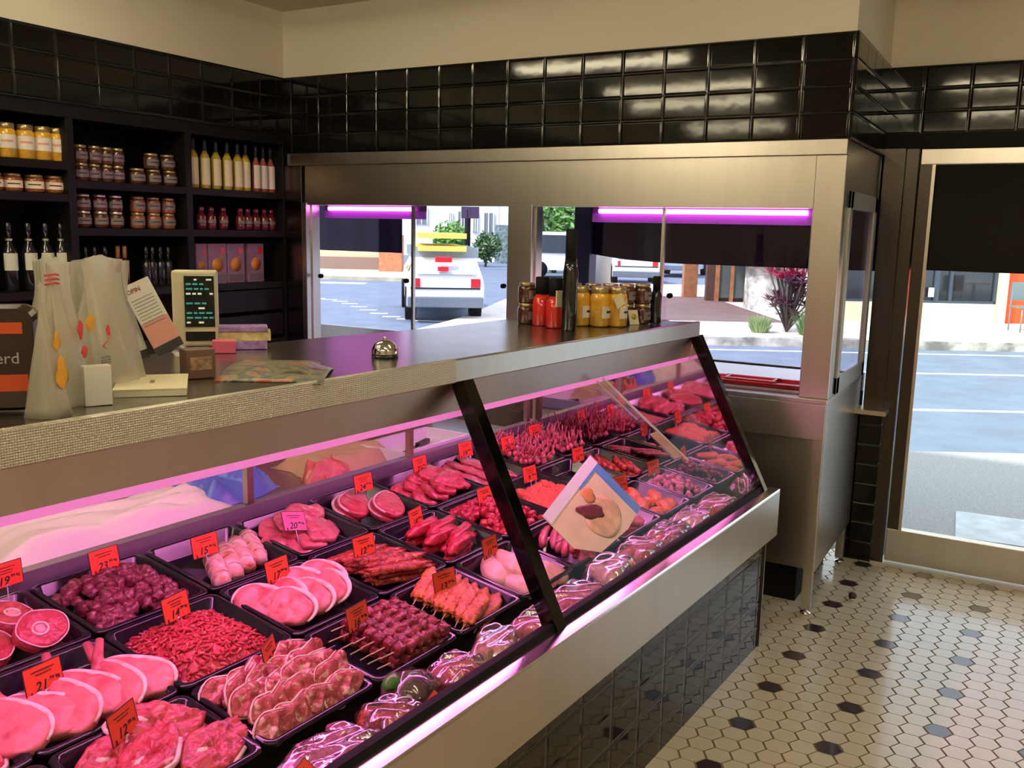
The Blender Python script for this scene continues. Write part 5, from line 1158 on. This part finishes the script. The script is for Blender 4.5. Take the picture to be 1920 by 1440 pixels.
# service bell
be = empty('service_bell', onc(-1.178,.462), 'shiny silver service bell on the counter', 'bell')
MB().lathe([(.033,0),(.034,.003),(.032,.007),(.026,.009)], 28).obj('base', mat('black_base', (.02,.02,.02), .2), be)
MB().lathe([(.033,.009),(.0325,.018),(.029,.029),(.020,.038),(.009,.043),(.001,.044)], 32, cap=False).obj('dome', CHROME, be)
MB().lathe([(.004,.042),(.0045,.048),(.003,.051)], 12).obj('button', CHROME, be)
# register display
rd = empty('register_screen', CF @ T((-1.395,.90,1.25)) @ RZ(-42), 'cream register display with black screen of small text, behind the counter', 'register display')
CRM = mat('cream_plastic', (.72,.66,.44), .4)
box('casing', -.056, .052, -.028, .025, .045, .235, CRM, rd, bevel=.006); box('screen', -.026, .045, -.0305, -.028, .095, .222, mat('black_screen', (.008,.010,.010), .12), rd); box('lower_window', -.026, .045, -.0305, -.028, .060, .083, bpy.data.materials['black_screen'], rd)
m = MB(); m.tube([(0,0,-.20),(0,0,.05)], .018, 10); m.obj('pole', CRM, rd)
SCW = mat('screen_white_text', (.6,.6,.5), .5, emit=(.8,.8,.65), estr=.5); SCG = mat('screen_teal_text', (.03,.25,.22), .5, emit=(.05,.4,.35), estr=.35)
r_ = random.Random(2)
for k, zz in enumerate((.213,.202,.190,.178,.166,.154,.142,.130,.118,.106)):
    m = MB(); x = -.022
    while x < .038: 
        q = r_.uniform(.006,.016); 
        if r_.random() < .72: m.box(x, min(.042, x+q), -.0312, -.0305, zz-.0022, zz+.0022)
        x += q+.004
    if m.v: m.obj('screen_text', SCW if k % 3 == 0 else SCG, rd)
# small boxes behind the screen
VB = mat('violet_carton', (.42,.25,.62), .5, var=.3, vscale=70); YB = mat('yellow_carton', (.80,.66,.30), .5, var=.2, vscale=70)
for k,(u,v,z,w_,d_,h_,mm,lb) in enumerate(((-1.31,.845,0,.14,.07,.020,VB,'violet printed carton at the bottom of the stack right of the register'),(-1.295,.848,.0205,.14,.07,.024,YB,'yellow printed carton on the violet carton right of the register'),(-1.30,.846,.045,.13,.07,.012,VB,'thin violet carton on top of the yellow carton'),(-1.395,.800,0,.055,.04,.030,PINKC,'small pink box in front of the register display'))):
    tag(MB().box(-w_/2,w_/2,-d_/2,d_/2,0,h_).obj('small_carton', mm, None, onc(u,v,-40,.001+z), bevel=.001), lb, 'carton')
# group of jars and bottles at the far end of the counter
DJ = jar('dark_preserve_jar', CHUT, GOLD, .033, .073, GREYL, group='dark preserve jars stacked on the counter')
dj = [(-.13,.715),(-.06,.655),(0.0,.60),(.055,.550),(.105,.505),(.155,.465),(.205,.425)]
def fr(u, v, z, a=-78): return onc(u, v, a, .0008+z)   # label turned to the customers
for k,(u,v) in enumerate(dj):
    place(DJ, fr(u,v,0), ORD[k]+' dark preserve jar from the left, bottom layer, end of the counter'); place(DJ, fr(u,v,.0735), ORD[k]+' dark preserve jar from the left, top layer, end of the counter')
RB = bottle('red_sauce_bottle', REDS, BLACK, .033, .170, None, .55, .62, (.2,.5), .62, 'red sauce bottles on the counter'); 
place(RB, fr(-.150,.640,0), 'left bright red sauce bottle with dark cap on the counter end'); place(RB, fr(-.190,.560,0), 'right bright red sauce bottle with dark cap beside the tall black bottle')
rl = [o for o in bpy.data.objects if o.name.startswith('red_sauce_bottle')]
PB2 = bottle('tall_black_bottle', mat('black_bottle', (.010,.010,.012), .12, coat=.5), BLACK, .026, .335, None, .62, .62, (.2,.5), .66); place(PB2, fr(-.235,.480,0), 'tall black bottle standing highest among the jars on the counter'); PB2['category'] = 'bottle'
tag(MB().box(-.013,.013,-.003,.003,0,.055).obj('cream_tag', LABC, None, fr(-.222,.528,.075,-20)), 'narrow cream tag hanging between red bottle and black bottle', 'tag')
YJ = jar('yellow_mustard_jar', MUST, GOLD, .036, .140, LAB, (.22,.52), 'golden mustard jars on the counter'); 
for k,(u,v) in enumerate(((-.045,.545),(-.02,.480),(.025,.435))): place(YJ, fr(u,v,0), ['left','middle','right'][k]+' golden mustard jar at the far end of the counter')
tag(MB().box(-.020,.020,-.001,.001,0,.042).obj('yellow_swing_tag', mat('cream_yellow_tag', (.90,.82,.50), .5), None, fr(-.003,.405,.075,-20) @ RY(-30)), 'tilted cream yellow swing tag on the right mustard jar', 'tag')
dc = empty('counter_sign', fr(.135,.418,0,-30), 'small framed cream sign card standing before the dark jars', 'sign'); MB().box(-.020,.020,-.002,.002,0,.055).obj('card', LABC, dc, RX(-18)); MB().tube([(0,-.0035,.030),(0,-.0025,.030)], .011, 14).obj('emblem', mat('tan_emblem', (.55,.38,.15), .6), dc, RX(-18))
DB = bottle('dark_oil_bottle', DKG, BLACK, .022, .175, None, .62, .55, (.2,.5), .72); place(DB, fr(.262,.395,0), 'slim dark oil bottle at the right end of the jar group'); DB['category'] = 'bottle'
# small brown stopper on the floor
fs = empty('door_stop', T((-.59,4.164,0)), 'small brown and chrome door stop standing on the tiled floor', 'door stop'); MB().lathe([(.014,0),(.015,.012)], 16).obj('base', CHROME, fs); MB().lathe([(.016,.012),(.018,.022),(.014,.032),(.006,.036)], 16).obj('rubber_top', mat('brown_rubber', (.05,.02,.02), .5), fs)
